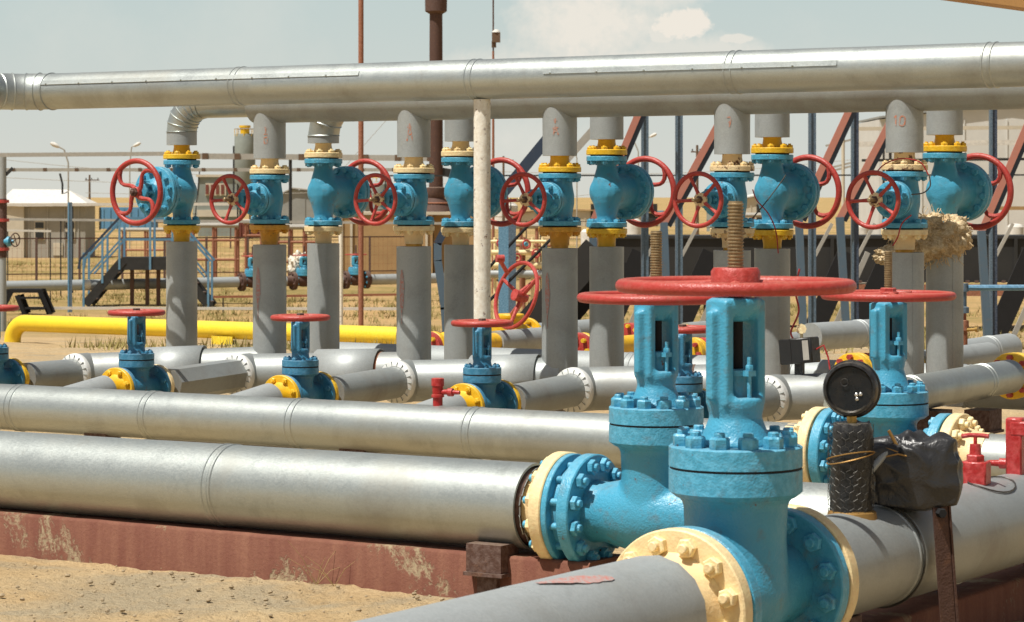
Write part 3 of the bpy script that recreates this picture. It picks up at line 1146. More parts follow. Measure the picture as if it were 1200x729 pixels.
# risers
def riser(x, row, foot_z, low_top, up_bot, up_top, r_low, r_up, label, group, bend=None):
    f = rowp(row, x, foot_z)
    b = base_of(f)
    root = thing('riser_pipe', label, 'pipe', b, group)
    o = Vector((f.x, f.y, 0))
    sections(root, o + UP * foot_z, o + UP * low_top, r_low, 5.0, 'dull_zinc', b, 40, cap1=True, cap0=True)
    MB().cyl(o + UP * (low_top - 0.01) - b, o + UP * (low_top + 0.05) - b, 0.052, 20).build('bare_neck', 'amber', root)
    MB().cyl(o + UP * (up_bot - 0.06) - b, o + UP * (up_bot + 0.01) - b, 0.052, 20).build('bare_neck', 'amber', root)
    # vertical seam
    e_ = (U * 0.80 - D * 0.62).normalized()
    MB().box(o - b + UP * (foot_z + low_top) / 2 + e_ * r_low * 1.004, 0.003, 0.014, low_top - foot_z - 0.02, e_, UP.cross(e_)).build('lap_seam', 'dull_zinc', root)
    if bend is None:
        sections(root, o + UP * up_bot, o + UP * up_top, r_up, 5.0, 'dull_zinc', b, 40, cap0=True, cap1=True)
    else:
        z1 = bend[0]
        sections(root, o + UP * up_bot, o + UP * z1, r_up, 5.0, 'dull_zinc', b, 40, cap0=True)
        elbow(root, o + UP * z1, UP, bend[1], bend[2], r_up, b, 'galvanised_low', bend[3])
    return root


O2Z, O3Z, O1Z = 2.255, 2.305, 2.350
FR_LAB = ['grey riser pipe under the leftmost small red wheel, with orange marks', 'grey riser pipe left of the white post, with an orange mark',
          'grey riser pipe right of the white post, with faint orange marks', 'grey riser pipe behind the tall threaded stem, with an orange mark',
          'grey riser pipe marked 10 at the right']
for i, x in enumerate(FX):
    riser(x, FRONT, 0.60, 1.345, 1.905, O2Z, 0.109, 0.105, FR_LAB[i], 'grey riser pipes')
BR2 = ['grey riser pipe at the far left ending in a segmented elbow', 'grey riser pipe under the slanting elbow', 'grey riser pipe half hidden behind the white post',
       'grey riser pipe in the middle with plain yellow flanges', 'grey riser pipe behind the largest red handwheel', 'grey riser pipe at the right under torn wool']
for i, x in enumerate(BX):
    bend = None
    if i == 0:
        bend = (O3Z - 0.2, U, 0.2, 6)
    if i == 1:
        bend = (2.06, U, 0.245, 4)
    riser(x, BACK, 0.45, 1.345, 2.015, O3Z, 0.108, 0.105, BR2[i], 'grey riser pipes', bend)

# header under the back risers
h0, h1 = rowp((600, 176), 372, 0.52), rowp((600, 176), 1230, 0.52)
b = base_of(h0)
root = thing('insulated_pipe', 'low shaded insulated pipe running behind the feet of the risers', 'pipe', b)
sections(root, h0, h1, 0.128, 1.2, 'dull_zinc', b, 36, cap0=True, cap1=True)
# foot of the leftmost riser
f = rowp(BACK, 213, 0.45)
b = base_of(f)
root = thing('pipe_support', 'grey pipe stub under the leftmost riser', 'support', b)
sections(root, f - U * 0.35, f + U * 0.15, 0.12, 1.0, 'dull_zinc', b, 30, cap0=True, cap1=True)

# overhead pipes
p0 = rowp(PO1, 62, O1Z)
p1 = rowp(PO1, 1420, O1Z)
b = base_of(p0)
root = thing('overhead_pipe', 'highest silver insulated pipe across the sky with a segmented bend at its left', 'pipe', b)
T = (p1 - p0).length
sections(root, p0, p1, 0.1185, 1.62, 'galvanised', b, 64, cap1=True)
pe = elbow(root, p0, -U, -D, 0.30, 0.1185, b, 'galvanised', 5, 48)
sections(root, pe, pe - D * 2.2, 0.1185, 1.6, 'galvanised', b, 48, cap1=True)
lapstrip(root, p0, p0 + U * T * 0.33, 0.1185, R_(18), b, nscrew=9)
lapstrip(root, p0 + U * T * 0.50, p0 + U * T * 0.74, 0.1185, R_(6), b, nscrew=6)
p0 = rowp(FRONT, 300, O2Z)
p1 = rowp(FRONT, 1420, O2Z)
b = base_of(p0)
root = thing('overhead_pipe', 'silver insulated pipe just below the highest one, joined by the front risers', 'pipe', b)
sections(root, p0, p1, 0.119, 2.1, 'grey_clad', b, 48, cap0=True, cap1=True, bands=False)
p0 = rowp(BACK, 213, O3Z) + U * 0.2
p1 = rowp(BACK, 1380, O3Z)
b = base_of(p0)
root = thing('overhead_pipe', 'hindmost overhead pipe starting at the segmented elbow on the left', 'pipe', b)
sections(root, p0, p1, 0.1055, 2.3, 'galvanised_low', b, 48, cap1=True, bands=False)

# white post carrying the highest pipe
wp = rowp(PO1, 565, 0)
root = thing('support_post', 'chipped white round post in the middle holding the highest pipe', 'post', wp)
MB().cyl((0, 0, 0), (0, 0, O1Z - 0.118), 0.050, 24).build('shaft', 'white_paint', root)
MB().lathe((0, 0, 0), UP, [(0, 0.12), (0.012, 0.12)], 24).build('foot_plate', 'white_paint', root)


# ------------------------------------------------------------------ ground
def lines(spec):
    out = [spec[0][0]]
    for (_, end, step, grow) in spec:
        x = out[-1]
        st = step
        while x < end - 1e-6:
            x = min(end, x + st)
            st *= grow
            out.append(x)
    return out


ys = lines([(-40, 6, 2.0, 1.0), (6, 13, 0.05, 1.0), (13, 16, 0.08, 1.0), (16, 110, 0.12, 1.012), (110, 6000, 4.0, 1.25)])
xp = lines([(0, 3.2, 0.055, 1.0), (3.2, 40, 0.1, 1.05), (40, 3500, 4.0, 1.35)])
xs = [-x for x in reversed(xp[1:])] + xp
vs, fs = [], []
for y in ys:
    for x in xs:
        z = ground(y)
        if y < 120 and abs(x) < 60:
            p = Vector((x, y, 0))
            lump = 0.035 * noise.noise(p * 0.9) + 0.02 * noise.noise(p * 3.1)
            if 5.5 < y < 16:
                cl_ = noise.noise(p * 11) * 0.010 + max(0, noise.noise(p * 23 + Vector((7, 3, 1))) - 0.15) * 0.030
                lump = 0.4 * lump + cl_
            elif y > 30:
                lump += 0.07 * noise.noise(p * 0.25)
            z += lump - 0.02
        vs.append((x, y, z))
nx = len(xs)
for j in range(len(ys) - 1):
    for i in range(nx - 1):
        fs.append((j * nx + i, j * nx + i + 1, (j + 1) * nx + i + 1, (j + 1) * nx + i))
g = MB()
g.v, g.f = vs, fs
tag(g.build('ground', 'sand', None, None), kind='structure')

# pebbles and clods on the near ground
st = MB()
for i in range(1300):
    y = random.uniform(8.6, 11.5)
    x = random.uniform(-2.6, 2.4)
    q = Vector((x, y, 0))
    r = random.choice((0.003, 0.003, 0.004, 0.005, 0.010)) * random.uniform(0.6, 1.4)
    pr_ = [(-r * 0.5, r * 0.6), (0, r), (r * 0.5, r * 0.55)]
    z = ground(y) - 0.006 + 0.014 * noise.noise(q * 0.9) + 0.006 + noise.noise(q * 11) * 0.008 - 0.006
    st.lathe((x, y, z), (random.uniform(-.3, .3), random.uniform(-.3, .3), 1), pr_, 6, a0=random.random())
tag(tag(st.build('pebbles', 'stone'), 'loose pebbles and clods on the bare ground in front', 'pebbles'), kind='stuff')

# dry grass tufts on the plain behind the pipes
gr = MB()
for i in range(15000):
    y = 34 + 100 * random.random() ** 1.3
    x = random.uniform(-0.24, 0.24) * y
    q = Vector((x, y, 0))
    dens = noise.noise(q * 0.11) + 0.5 * noise.noise(q * 0.5) + (0.12 if 52 < y < 84 and x < 2 else -0.10)
    if dens < random.uniform(-0.05, 0.30):
        continue
    z = ground(y) - 0.04 + 0.07 * noise.noise(q * 0.25) + 0.035 * noise.noise(q * 0.9)
    for k in range(7):
        a = random.uniform(0, 6.28)
        h = random.uniform(0.05, 0.20)
        o = Vector((x + random.uniform(-.14, .14), y + random.uniform(-.14, .14), z))
        wdt = Vector((math.cos(a), math.sin(a), 0)) * random.uniform(0.008, 0.02)
        tip = o + Vector((random.uniform(-.09, .09), random.uniform(-.09, .09), h))
        gr.add([o - wdt, o + wdt, tip], [(0, 1, 2)])
tag(tag(gr.build('grass', 'dry_grass', None, None), 'dry yellow grass growing on the plain behind the pipes', 'grass'), kind='stuff')

# ------------------------------------------------------------------ kerbs under the near pipes
def kerb(pa, pb, side, w, h, label):
    b = Vector((pa.x, pa.y, 0))
    d = (pb - pa)
    L = d.length
    d.normalize()
    mb = MB()
    n = int(L / 0.08)
    vs, fs = [], []
    for i in range(n + 1):
        q = pa + d * (L * i / n)
        q.z = 0
        for (sd, z) in ((0, -0.12), (0, h - 0.012), (0.012, h), (w - 0.012, h), (w, h - 0.012), (w, -0.12)):
            jit = 0.004 * noise.noise(Vector((q.x * 9, q.y * 9, z * 9 + sd * 20)))
            vs.append(q + side * (sd + jit) + UP * (z + jit * 0.7) - b)
    for i in range(n):
        for k in range(5):
            fs.append((i * 6 + k, i * 6 + k + 1, (i + 1) * 6 + k + 1, (i + 1) * 6 + k))
    fs.append(tuple(range(6)))
    fs.append(tuple(n * 6 + k for k in reversed(range(6))))
    o = MB().add(vs, fs).build('concrete_kerb', 'kerb_red', None, 50)
    o.location = b
    return tag(o, label, 'kerb')


KB = (560, 297.0)
kerb(rowp(KB, -250, 0), rowp(KB, 690, 0), D, 0.30, 0.250, 'worn red painted concrete kerb along the ground under the long pipes')
kerb(v1c + D * 0.42 + U * 0.03, v1c + D * 8 + U * 0.03, -U, 0.28, 0.225, 'brown red concrete kerb under the cross pipe at lower right')
# pipe supports (saddle on a short post)
def support(p, topz, w, label, ax, mat='dark_rust', group='short rusty pipe supports'):
    root = thing('pipe_support', label, 'support', (p.x, p.y, 0), group)
    side = UP.cross(ax)
    MB().box((0, 0, topz - 0.055), w * 1.35, w * 1.1, 0.11, ax, side).build('saddle', mat, root)
    MB().box((0, 0, topz - 0.118), w * 1.5, w * 1.25, 0.014, ax, side).build('top_plate', mat, root)
    MB().box((0, 0, (topz - 0.126) / 2 - 0.05), w * 0.75, w * 0.7, topz - 0.125 + 0.1, ax, side).build('post', mat, root)
    return root


pa = rowp(PA, 598, 0) - D * 0.13
support(pa, 0.295, 0.12, 'rusty post under the near long pipe beside its torn end', U)
support(v1c + D * 0.66, 0.29, 0.13, 'rusty post under the cross pipe right of the front valve', D)
support(v1c + D * 2.6, 0.29, 0.13, 'rusty post under the far part of the cross pipe', D)
for px, lb in ((1093, 'dark rusty post under the shiny right branch, left one'), (1152, 'dark rusty post under the shiny right branch, middle one')):
    s_ = 226 * (2600 - px) / 1500
    q = at(px, 461, s_)
    support(q, q.z - 0.085, 0.13, lb, D)
for k, px in enumerate((120, 420)):
    q = rowp(PB, px, 0)
    support(q, 0.315, 0.12, ('hidden rusty post under the second long pipe, left', 'hidden rusty post under the second long pipe, middle')[k], U)

# ------------------------------------------------------------------ gauge on its wrapped post
s = ds(D1, 997)
gp_ = dlp(D1, 997, 0)
root = thing('wrapped_standpipe', 'black felt wrapped standpipe in chicken wire on the cross pipe', 'standpipe', (gp_.x, gp_.y, 0.61))
mb = MB()
prof = []
nseg, nring = 26, 12
vs, fs = [], []
for j in range(nring + 1):
    zz = 0.30 * j / nring
    for i in range(nseg):
        th = 2 * math.pi * i / nseg
        rr = 0.068 * (1 + 0.14 * noise.noise(Vector((math.cos(th) * 2, math.sin(th) * 2, zz * 14)))) * (1 - 0.12 * (j == nring))
        vs.append((rr * math.cos(th) + 0.006 * j / nring, rr * math.sin(th), zz + (0.014 * noise.noise(Vector((th * 2, 1, 0))) if j == nring else 0)))
for j in range(nring):
    for i in range(nseg):
        k = (i + 1) % nseg
        fs.append((j * nseg + i, j * nseg + k, (j + 1) * nseg + k, (j + 1) * nseg + i))
fs.append(tuple(nring * nseg + i for i in range(nseg)))
mb.add(vs, fs).build('felt_wrap', 'black_rubber', root, 60)
wm = MB()
hexr = 0.016
rows_, cols_ = 12, 16
for j in range(rows_):
    for i in range(cols_):
        th0 = 2 * math.pi * (i + 0.5 * (j % 2)) / cols_
        cz = 0.012 + j * 0.025
        def hp(a, bz):
            rr = 0.0755
            a += 0.16 * noise.noise(Vector((th0 * 1.7, cz * 18, 7)))
            return (rr * math.cos(th0 + a), rr * math.sin(th0 + a), min(0.30, max(0.0, cz + bz + 0.012 * noise.noise(Vector((th0 * 2.1, cz * 22, 2))))))
        da = math.pi / cols_
        pts = [hp(0, 0.0165), hp(da, 0.008), hp(da, -0.008), hp(0, -0.0165)]
        wm.tube(pts, 0.0008, 4)
tag(wm.build('wire_netting', 'wire', root), kind='stuff')
wr = MB()
for k in range(2):
    wr.tube([(0.079 * math.cos(a), 0.079 * math.sin(a), 0.185 + k * 0.006 + 0.02 * math.cos(a + k)) for a in [2 * math.pi * i / 24 for i in range(24)]], 0.0022, 5, True)
wr.build('binding_wire', 'copper_wire', root)
MB().lathe((0.004, 0, 0), UP, [(-0.02, 0.085), (0.006, 0.080), (0.012, 0.07)], 20).build('foam_foot', 'copper_wire', root)
MB().cyl((0.004, 0, 0.29), (0.004, 0, 0.345), 0.016, 12).build('brass_stem', 'brass', root)

gz_ = EYE - (456 - HZ) / s
gax = (Vector((-0.28, -0.955, 0.05))).normalized()
root = thing('pressure_gauge', 'round black pressure gauge seen from behind on top of the wrapped standpipe', 'gauge', (gp_.x, gp_.y, gz_))
MB().lathe((0, 0, 0), gax, [(-0.038, 0.080), (-0.036, 0.096), (-0.022, 0.097), (-0.020, 0.091), (0.012, 0.091), (0.026, 0.086), (0.028, 0.078), (0.018, 0.072), (0.016, 0.03)], 48).build('case', 'gauge_black', root, 30)
a_, b_, w_ = frame(gax)
for dx, dy in ((0.022, -0.018), (0.036, -0.016), (0.024, -0.032)):
    c_ = Vector((-gax.y, gax.x, 0)).normalized() * dx + UP * dy + gax * 0.019
    MB().lathe(c_, gax, [(-0.006, 0.006), (0.003, 0.006), (0.005, 0.003)], 8).build('screw', 'screw', root)
MB().torus(gax * 0.017 + Vector((-0.018, 0, 0.022)), gax, 0.012, 0.0016, 20, 5).build('boss_ring', 'black_rubber', root)
MB().lathe((0, 0, -0.105), UP, [(0, 0.014), (0.02, 0.014)], 10).build('stem', 'brass', root)

# black plastic sheet wrapped round fittings
bc = at(1068, 553, ds(D1, 1060) * 1.02)
root = thing('plastic_wrap', 'crumpled black plastic sheeting tied over fittings beside the gauge', 'wrapping', (bc.x, bc.y, 0.60))
bm = bmesh.new()
bmesh.ops.create_icosphere(bm, subdivisions=6, radius=1.0)
cz0 = bc.z - 0.60
for v in bm.verts:
    n0 = v.co.copy()
    big_ = noise.noise(n0 * 1.1 + Vector((3, 1, 2)))
    gd = Vector((-0.25, -0.45, 0.85)).normalized()
    ga, gb, gc = frame(gd)
    phi, tht = math.atan2(n0.dot(gb), n0.dot(ga)), n0.angle(gd)
    ph2 = phi + 0.5 * noise.noise(n0 * 1.5)
    pleat = 0.5 - abs(((ph2 * 9 / (2 * math.pi)) % 1.0) - 0.5) * 2
    pleat2 = 0.5 - abs(((ph2 * 4 / (2 * math.pi) + 0.3) % 1.0) - 0.5) * 2
    q_ = 1.0 + 0.14 * big_ + 0.13 * pleat * math.exp(-tht * 1.1) + 0.10 * pleat2 * math.exp(-tht * 0.35) - 0.20 * math.exp(-(tht / 0.30) ** 2) + 0.075 * (0.5 - abs(noise.noise(n0 * 1.7 + Vector((2, 8, 1)))) * 2)
    # square it up: a sheet pulled over a box-like shape
    k = 1.0 / max(abs(n0.x), abs(n0.y), abs(n0.z)) ** 0.55
    v.co = Vector((n0.x * 0.162 * q_ * k, n0.y * 0.105 * q_ * k, n0.z * 0.128 * q_ * k + cz0 + 0.012 * n0.x))
    v.co.z += 0.03 * noise.noise(Vector((n0.x * 2.5, n0.y * 2.5, 4))) * max(0, n0.z)
    if v.co.z < 0.0:
        v.co.z = 0.002
me = bpy.data.meshes.new('sheet')
bm.to_mesh(me)
bm.free()
me.polygons.foreach_set('use_smooth', [True] * len(me.polygons))
put('sheet', me, 'black_sheet', root)
for k in range(5):
    a = random.uniform(0, 6.28)
    c_ = Vector((0.10 * math.cos(a), 0.05 * math.sin(a), cz0 + 0.06))
    e_ = Vector((random.uniform(-1, 1), random.uniform(-1, 0.3), random.uniform(0.3, 1.0))).normalized()
    f_ = e_.cross(Vector((0.3, 1, 0.2))).normalized()
    ln_ = random.uniform(0.05, 0.08)
    fo = MB().add([c_ - f_ * 0.03, c_ + f_ * 0.03, c_ + f_ * 0.022 + e_ * ln_ * 0.6 + Vector((0, -0.01, 0)), c_ + e_ * ln_, c_ - f_ * 0.02 + e_ * ln_ * 0.5], [(0, 1, 2, 3, 4)]).build('loose_flap', 'black_sheet', root)
    fo.modifiers.new('t', 'SOLIDIFY').thickness = 0.002
tw = MB()
tw.tube([(-0.17, -0.09, cz0 + 0.045), (-0.06, -0.10, cz0 + 0.07), (0.05, -0.10, cz0 + 0.045), (0.14, -0.05, cz0 + 0.05)], 0.003, 6)
tw.tube([(-0.10, -0.09, cz0 + 0.09), (-0.03, -0.085, cz0 + 0.065), (0.03, -0.09, cz0 + 0.085), (0.06, -0.1, cz0 + 0.01)], 0.0028, 6)
tw.build('binding_wire', 'copper_wire', root)
MB().cyl((-0.155, -0.12, cz0 + 0.015), (-0.085, -0.075, cz0 + 0.085), 0.0125, 12).build('tube_end', 'dull_zinc', root)
MB().cyl((-0.05, -0.06, cz0 + 0.08), (-0.085, -0.06, cz0 + 0.145), 0.006, 8).build('stick', 'copper_wire', root)

# rusty angle-iron post in front of the cross pipe
ss = ds(D1, 1108) * 1.062
pt0, pt1 = at(1101, 590, ss), at(1113, 760, ss)
pt1 = pt0 + (pt1 - pt0) * ((pt0.z + 0.05) / (pt0.z - pt1.z))
root = thing('angle_iron_post', 'rusty angle iron stake in front of the cross pipe below the plastic', 'post', (pt1.x, pt1.y, 0))
b = Vector((pt1.x, pt1.y, 0))
MB().bar(pt0 - b, pt1 - b, 0.055, 0.007, (0.35, -0.9, 0)).build('flange', 'dark_rust', root)
MB().bar(pt0 - b + Vector((0.026, 0.028, 0)), pt1 - b + Vector((0.026, 0.028, 0)), 0.007, 0.05, (0.35, -0.9, 0)).build('web', 'dark_rust', root)
MB().hexa(pt0 - b + Vector((0.0, -0.004, -0.03)), (0.2, -1, 0), 0, 0.03, 0.017).build('bolt', 'black_steel', root)

# red block valve and red nipple on the cross pipe
def on_d1(px, dz=0.0):
    return dlp(D1, px, 0.45 + 0.168 + dz)


q = on_d1(1143, -0.01)
root = thing('needle_valve', 'small red block valve with T handle on the cross pipe', 'valve', q)
X3, Y3 = Vector((0.90, -0.43, 0)), Vector((0.43, 0.90, 0))
MB().lathe((0, 0, -0.03), UP, [(0, 0.03), (0.04, 0.03)], 14).build('stub', 'red_gloss', root)
mbv = MB().box((0, 0, 0.045), 0.098, 0.075, 0.085, X3, Y3)
mbv.build('block', 'red_gloss', root).modifiers.new('b', 'BEVEL').width = 0.005
MB().hexa((0, 0, 0), UP, 0.087, 0.112, 0.034).lathe((0, 0, 0), UP, [(0.11, 0.022), (0.15, 0.020)], 12).build('bonnet', 'red_gloss', root)
MB().lathe((0, 0, 0), UP, [(0.14, 0.007), (0.178, 0.007)], 8).tube([X3 * -0.05 + UP * 0.176, X3 * -0.02 + UP * 0.182, X3 * 0.02 + UP * 0.182, X3 * 0.05 + UP * 0.18], 0.0085, 8).build('handle', 'red_gloss', root)
MB().cyl(X3 * -0.04 + UP * 0.05, X3 * -0.085 + UP * 0.045, 0.02, 10).build('plug', 'red_gloss', root)
q = on_d1(1190, 0.0)
root = thing('impulse_line', 'red square vented standpipe with side nozzle at the right edge', 'standpipe', q)
MB().box((0, 0, 0.10), 0.062, 0.062, 0.22, X3, Y3).build('stem', 'red_gloss', root).modifiers.new('b', 'BEVEL').width = 0.006
MB().box(X3 * 0.035 + UP * 0.17, 0.10, 0.066, 0.055, X3, Y3).build('head', 'red_gloss', root).modifiers.new('b', 'BEVEL').width = 0.006
MB().lathe(UP * 0.035, -X3, [(0.02, 0.02), (0.06, 0.02), (0.062, 0.013), (0.10, 0.011), (0.115, 0.006)], 12).build('nozzle', 'red_gloss', root)

# small red cock on header B
q = rowp(PB, 513, 0.43 + 0.118)
root = thing('drain_cock', 'small dark red cock standing on the second long pipe', 'valve', q)
MB().lathe((0, 0, 0), UP, [(-0.02, 0.026), (0.05, 0.026), (0.052, 0.034), (0.065, 0.034), (0.067, 0.028), (0.11, 0.030), (0.112, 0.034), (0.15, 0.034), (0.153, 0.028)], 16).build('body', 'red_gloss', root)
MB().lathe((0, 0, 0.08), X3, [(0.02, 0.014), (0.06, 0.014), (0.062, 0.022), (0.09, 0.022), (0.092, 0.012), (0.13, 0.010)], 12).build('spindle', 'red_gloss', root)

# black junction box on a bracket
s = 208
q = at(937, 444, s)
root = thing('junction_box', 'black angular box on a short bracket above the branch pipe', 'box', q)
bx = at(937, 411, s) - q
Xb, Yb, Zb = Vector((0.86, -0.49, 0.10)).normalized(), Vector((0.5, 0.866, -0.02)).normalized(), None
Zb = Xb.cross(Yb).normalized()
Yb = Zb.cross(Xb)
MB().box(bx, 0.125, 0.20, 0.145, Yb, Xb, Zb).build('case', 'black_rubber', root).modifiers.new('b', 'BEVEL').width = 0.008
MB().box(bx - Yb * 0.064 + Xb * 0.065 + Zb * 0.0, 0.003, 0.036, 0.11, Yb, Xb, Zb).build('name_plate', 'tray_grey', root)
MB().box(bx - Yb * 0.0642 - Xb * 0.028, 0.003, 0.006, 0.14, Yb, Xb, Zb).build('lid_seam', 'gasket', root)
MB().box(bx * 0.30 + Vector((0, 0.0, -0.01)), 0.05, 0.03, 0.15, Xb, Yb).build('bracket', 'black_rubber', root)
MB().tube([bx + Xb * 0.10, bx + Xb * 0.15 + Zb * 0.02, bx + Xb * 0.17 - Zb * 0.05, bx + Xb * 0.175 - Zb * 0.12], 0.005, 6).build('cable', 'red_gloss', root)
MB().lathe(bx + Xb * 0.02 + Zb * 0.12, (0.1, -1, 0.2), [(0, 0.03), (0.012, 0.03)], 8).cyl(bx + Xb * 0.02 + Zb * 0.05, bx + Xb * 0.02 + Zb * 0.12, 0.009, 8).build('tap_handle', 'cream_worn', root)

# torn mineral wool
q = rowp(BACK, 1097, 1.42) - D * 0.10
root = thing('insulation_wool', 'torn clump of tan mineral wool hanging round the right riser flange', 'insulation', q)
for (off, sx, sy, sz, sd_) in ((Vector((0, 0, 0)), 0.20, 0.16, 0.125, 1), (Vector((-0.22, -0.02, -0.10)), 0.10, 0.10, 0.055, 2), (Vector((0.12, 0.0, 0.02)), 0.12, 0.12, 0.12, 3)):
    bm = bmesh.new()
    bmesh.ops.create_icosphere(bm, subdivisions=5, radius=1.0)
    for v in bm.verts:
        n0 = v.co.copy()
        k = 1 + 0.35 * noise.noise(n0 * 1.8 + Vector((sd_ * 3, 0, 0))) + 0.22 * noise.noise(n0 * 5 + Vector((0, sd_, 0))) + 0.12 * noise.noise(n0 * 13)
        v.co = Vector((n0.x * sx * k, n0.y * sy * k, n0.z * sz * k)) + off
    me = bpy.data.meshes.new('wool')
    bm.to_mesh(me)
    bm.free()
    me.polygons.foreach_set('use_smooth', [True] * len(me.polygons))
    put('wool_clump', me, 'wool', root)
stn = MB()
for i in range(420):
    v0 = Vector((random.gauss(0, 1), random.gauss(0, 1), random.gauss(0, 1))).normalized()
    p_ = Vector((v0.x * 0.20, v0.y * 0.16, v0.z * 0.12))
    pts = [p_]
    dv = (v0 + Vector((random.uniform(-1, 1), random.uniform(-1, 1), random.uniform(-1, .6)))).normalized()
    for k in range(4):
        dv = (dv + Vector((random.uniform(-.8, .8), random.uniform(-.8, .8), random.uniform(-.9, .6)))).normalized()
        pts.append(pts[-1] + dv * random.uniform(0.012, 0.028))
    stn.tube(pts, random.uniform(0.0012, 0.003), 4)
tag(stn.build('wool_strands', 'wool', root), kind='stuff')

# thin wires slung on the right-hand valves
def cable(name, label, pts, r, mat, base=None):
    b = Vector(base if base is not None else pts[0])
    P = [Vector(p) for p in pts]
    sm = []
    for i in range(len(P) - 1):
        p0_, p1_, p2_, p3_ = P[max(i - 1, 0)], P[i], P[i + 1], P[min(i + 2, len(P) - 1)]
        for k in range(6):
            u = k / 6
            sm.append(0.5 * ((2 * p1_) + (p2_ - p0_) * u + (2 * p0_ - 5 * p1_ + 4 * p2_ - p3_) * u * u + (3 * p1_ - p0_ - 3 * p2_ + p3_) * u ** 3))
    sm.append(P[-1])
    o = MB().tube([x - b for x in sm], r, 6).build(name, mat)
    o.location = b
    return tag(o, label, 'cable')


sB, sF = rs(BACK, 905) * 1.012, rs(FRONT, 1060) * 1.02
cable('cable', 'thin red wire crossing the blue valve above the front handwheels', [at(882, 222, sB), at(887, 235, sB), at(900, 250, sB), at(909, 270, sB), at(912, 297, sB)], 0.004, 'red_gloss')
cable('cable', 'thin dark wire looped across the blue valve above the front handwheels', [at(921, 205, sB), at(912, 218, sB), at(895, 240, sB), at(880, 258, sB)], 0.004, 'wire')
cable('cable', 'thin red wire looped over the flange of the valve marked 10', [at(1025, 205, sF), at(1036, 193, sF), at(1055, 186, sF), at(1078, 190, sF), at(1088, 205, sF)], 0.004, 'red_gloss')
cable('cable', 'thin dark wire hanging beside the valve marked 10', [at(1089, 206, sF), at(1090, 218, sF), at(1082, 226, sF), at(1068, 228, sF)], 0.004, 'wire')
cable('cable', 'thin red wire hanging under the valve marked 10', [at(1068, 252, sF), at(1057, 262, sF), at(1052, 278, sF), at(1046, 288, sF)], 0.004, 'red_gloss')
sC = rs(FRONT, 930)
cable('cable', 'red wire hanging down behind the largest handwheel', [at(937, 315, sC), at(932, 340, sC), at(936, 365, sC), at(927, 388, sC), at(930, 398, sC)], 0.006, 'red_gloss')

# chalk and spray marks on the risers
STROKES = {
    'ten': [[(-0.034, 0.018), (-0.022, 0.030), (-0.024, -0.028)], [(0.004, 0.022), (-0.004, -0.02), (0.012, -0.028), (0.026, -0.022), (0.030, 0.018), (0.018, 0.028), (0.004, 0.022)]],
    'nine': [[(-0.006, 0.026), (0.016, 0.028), (0.020, 0.006), (0.004, -0.004)], [(0.018, 0.006), (0.010, -0.03)]],
    'a': [[(-0.018, -0.055), (0.0, 0.055), (0.018, -0.055)], [(-0.010, -0.015), (0.012, -0.015)], [(-0.016, 0.03), (0.012, 0.034)]],
    'b': [[(-0.012, 0.05), (0.012, 0.046)], [(0.0, 0.06), (-0.002, 0.03)], [(-0.018, 0.0), (0.018, 0.004)], [(0.0, 0.02), (-0.014, -0.04)], [(0.002, 0.0), (0.018, -0.04)], [(-0.010, -0.02), (0.012, -0.018)]],
    'c': [[(-0.008, 0.055), (0.010, 0.05)], [(0.0, 0.06), (0.0, 0.02)], [(-0.012, 0.01), (0.012, 0.012)], [(-0.010, -0.01), (0.012, -0.008)], [(-0.012, -0.01), (-0.008, -0.05), (0.012, -0.046), (0.012, -0.008)]],
}


def mark(pxc, row, z, key, label, th0=-0.25, r=0.1065, mat='mark_orange'):
    c = rowp(row, pxc, z)
    facing = Vector((-c.x, -c.y, 0)).normalized()
    rightv = Vector((-facing.y, facing.x, 0))
    mb = MB()
    for st_ in STROKES[key]:
        for (x0, y0), (x1, y1) in zip(st_[:-1], st_[1:]):
            n = 6
            d_ = Vector((x1 - x0, y1 - y0)).normalized()
            nn = Vector((-d_.y, d_.x)) * 0.0042
            vs_ = []
            for i in range(n + 1):
                x, y = x0 + (x1 - x0) * i / n, y0 + (y1 - y0) * i / n
                for sg in (-1, 1):
                    xx, yy = x + nn.x * sg, y + nn.y * sg
                    a = th0 + xx / r
                    vs_.append((facing * math.cos(a) + rightv * math.sin(a)) * r + UP * yy)
            mb.add(vs_, [(2 * i, 2 * i + 1, 2 * i + 3, 2 * i + 2) for i in range(n)])
    o = mb.build('spray_mark', mat)
    o.location = c
    return tag(o, label, 'paint mark', 'orange spray marks on the risers')


mark(1060, FRONT, 2.08, 'ten', 'orange number 10 sprayed on the right riser')
mark(858, FRONT, 2.09, 'nine', 'orange numeral sprayed on the riser above the tall stem')
mark(656, FRONT, 2.07, 'b', 'faint orange characters on the riser right of the white post')
mark(485, FRONT, 2.06, 'a', 'orange letter sprayed on the riser left of the white post')
mark(316, FRONT, 2.05, 'c', 'faint orange characters on the leftmost front riser')


# ------------------------------------------------------------------ background, middle distance
def gat(px, s, dy=0.0):
    """point on the ground seen at column px and scale s"""
    y = F / s
    return Vector(((px - 600) / s, y, ground(y) + dy))


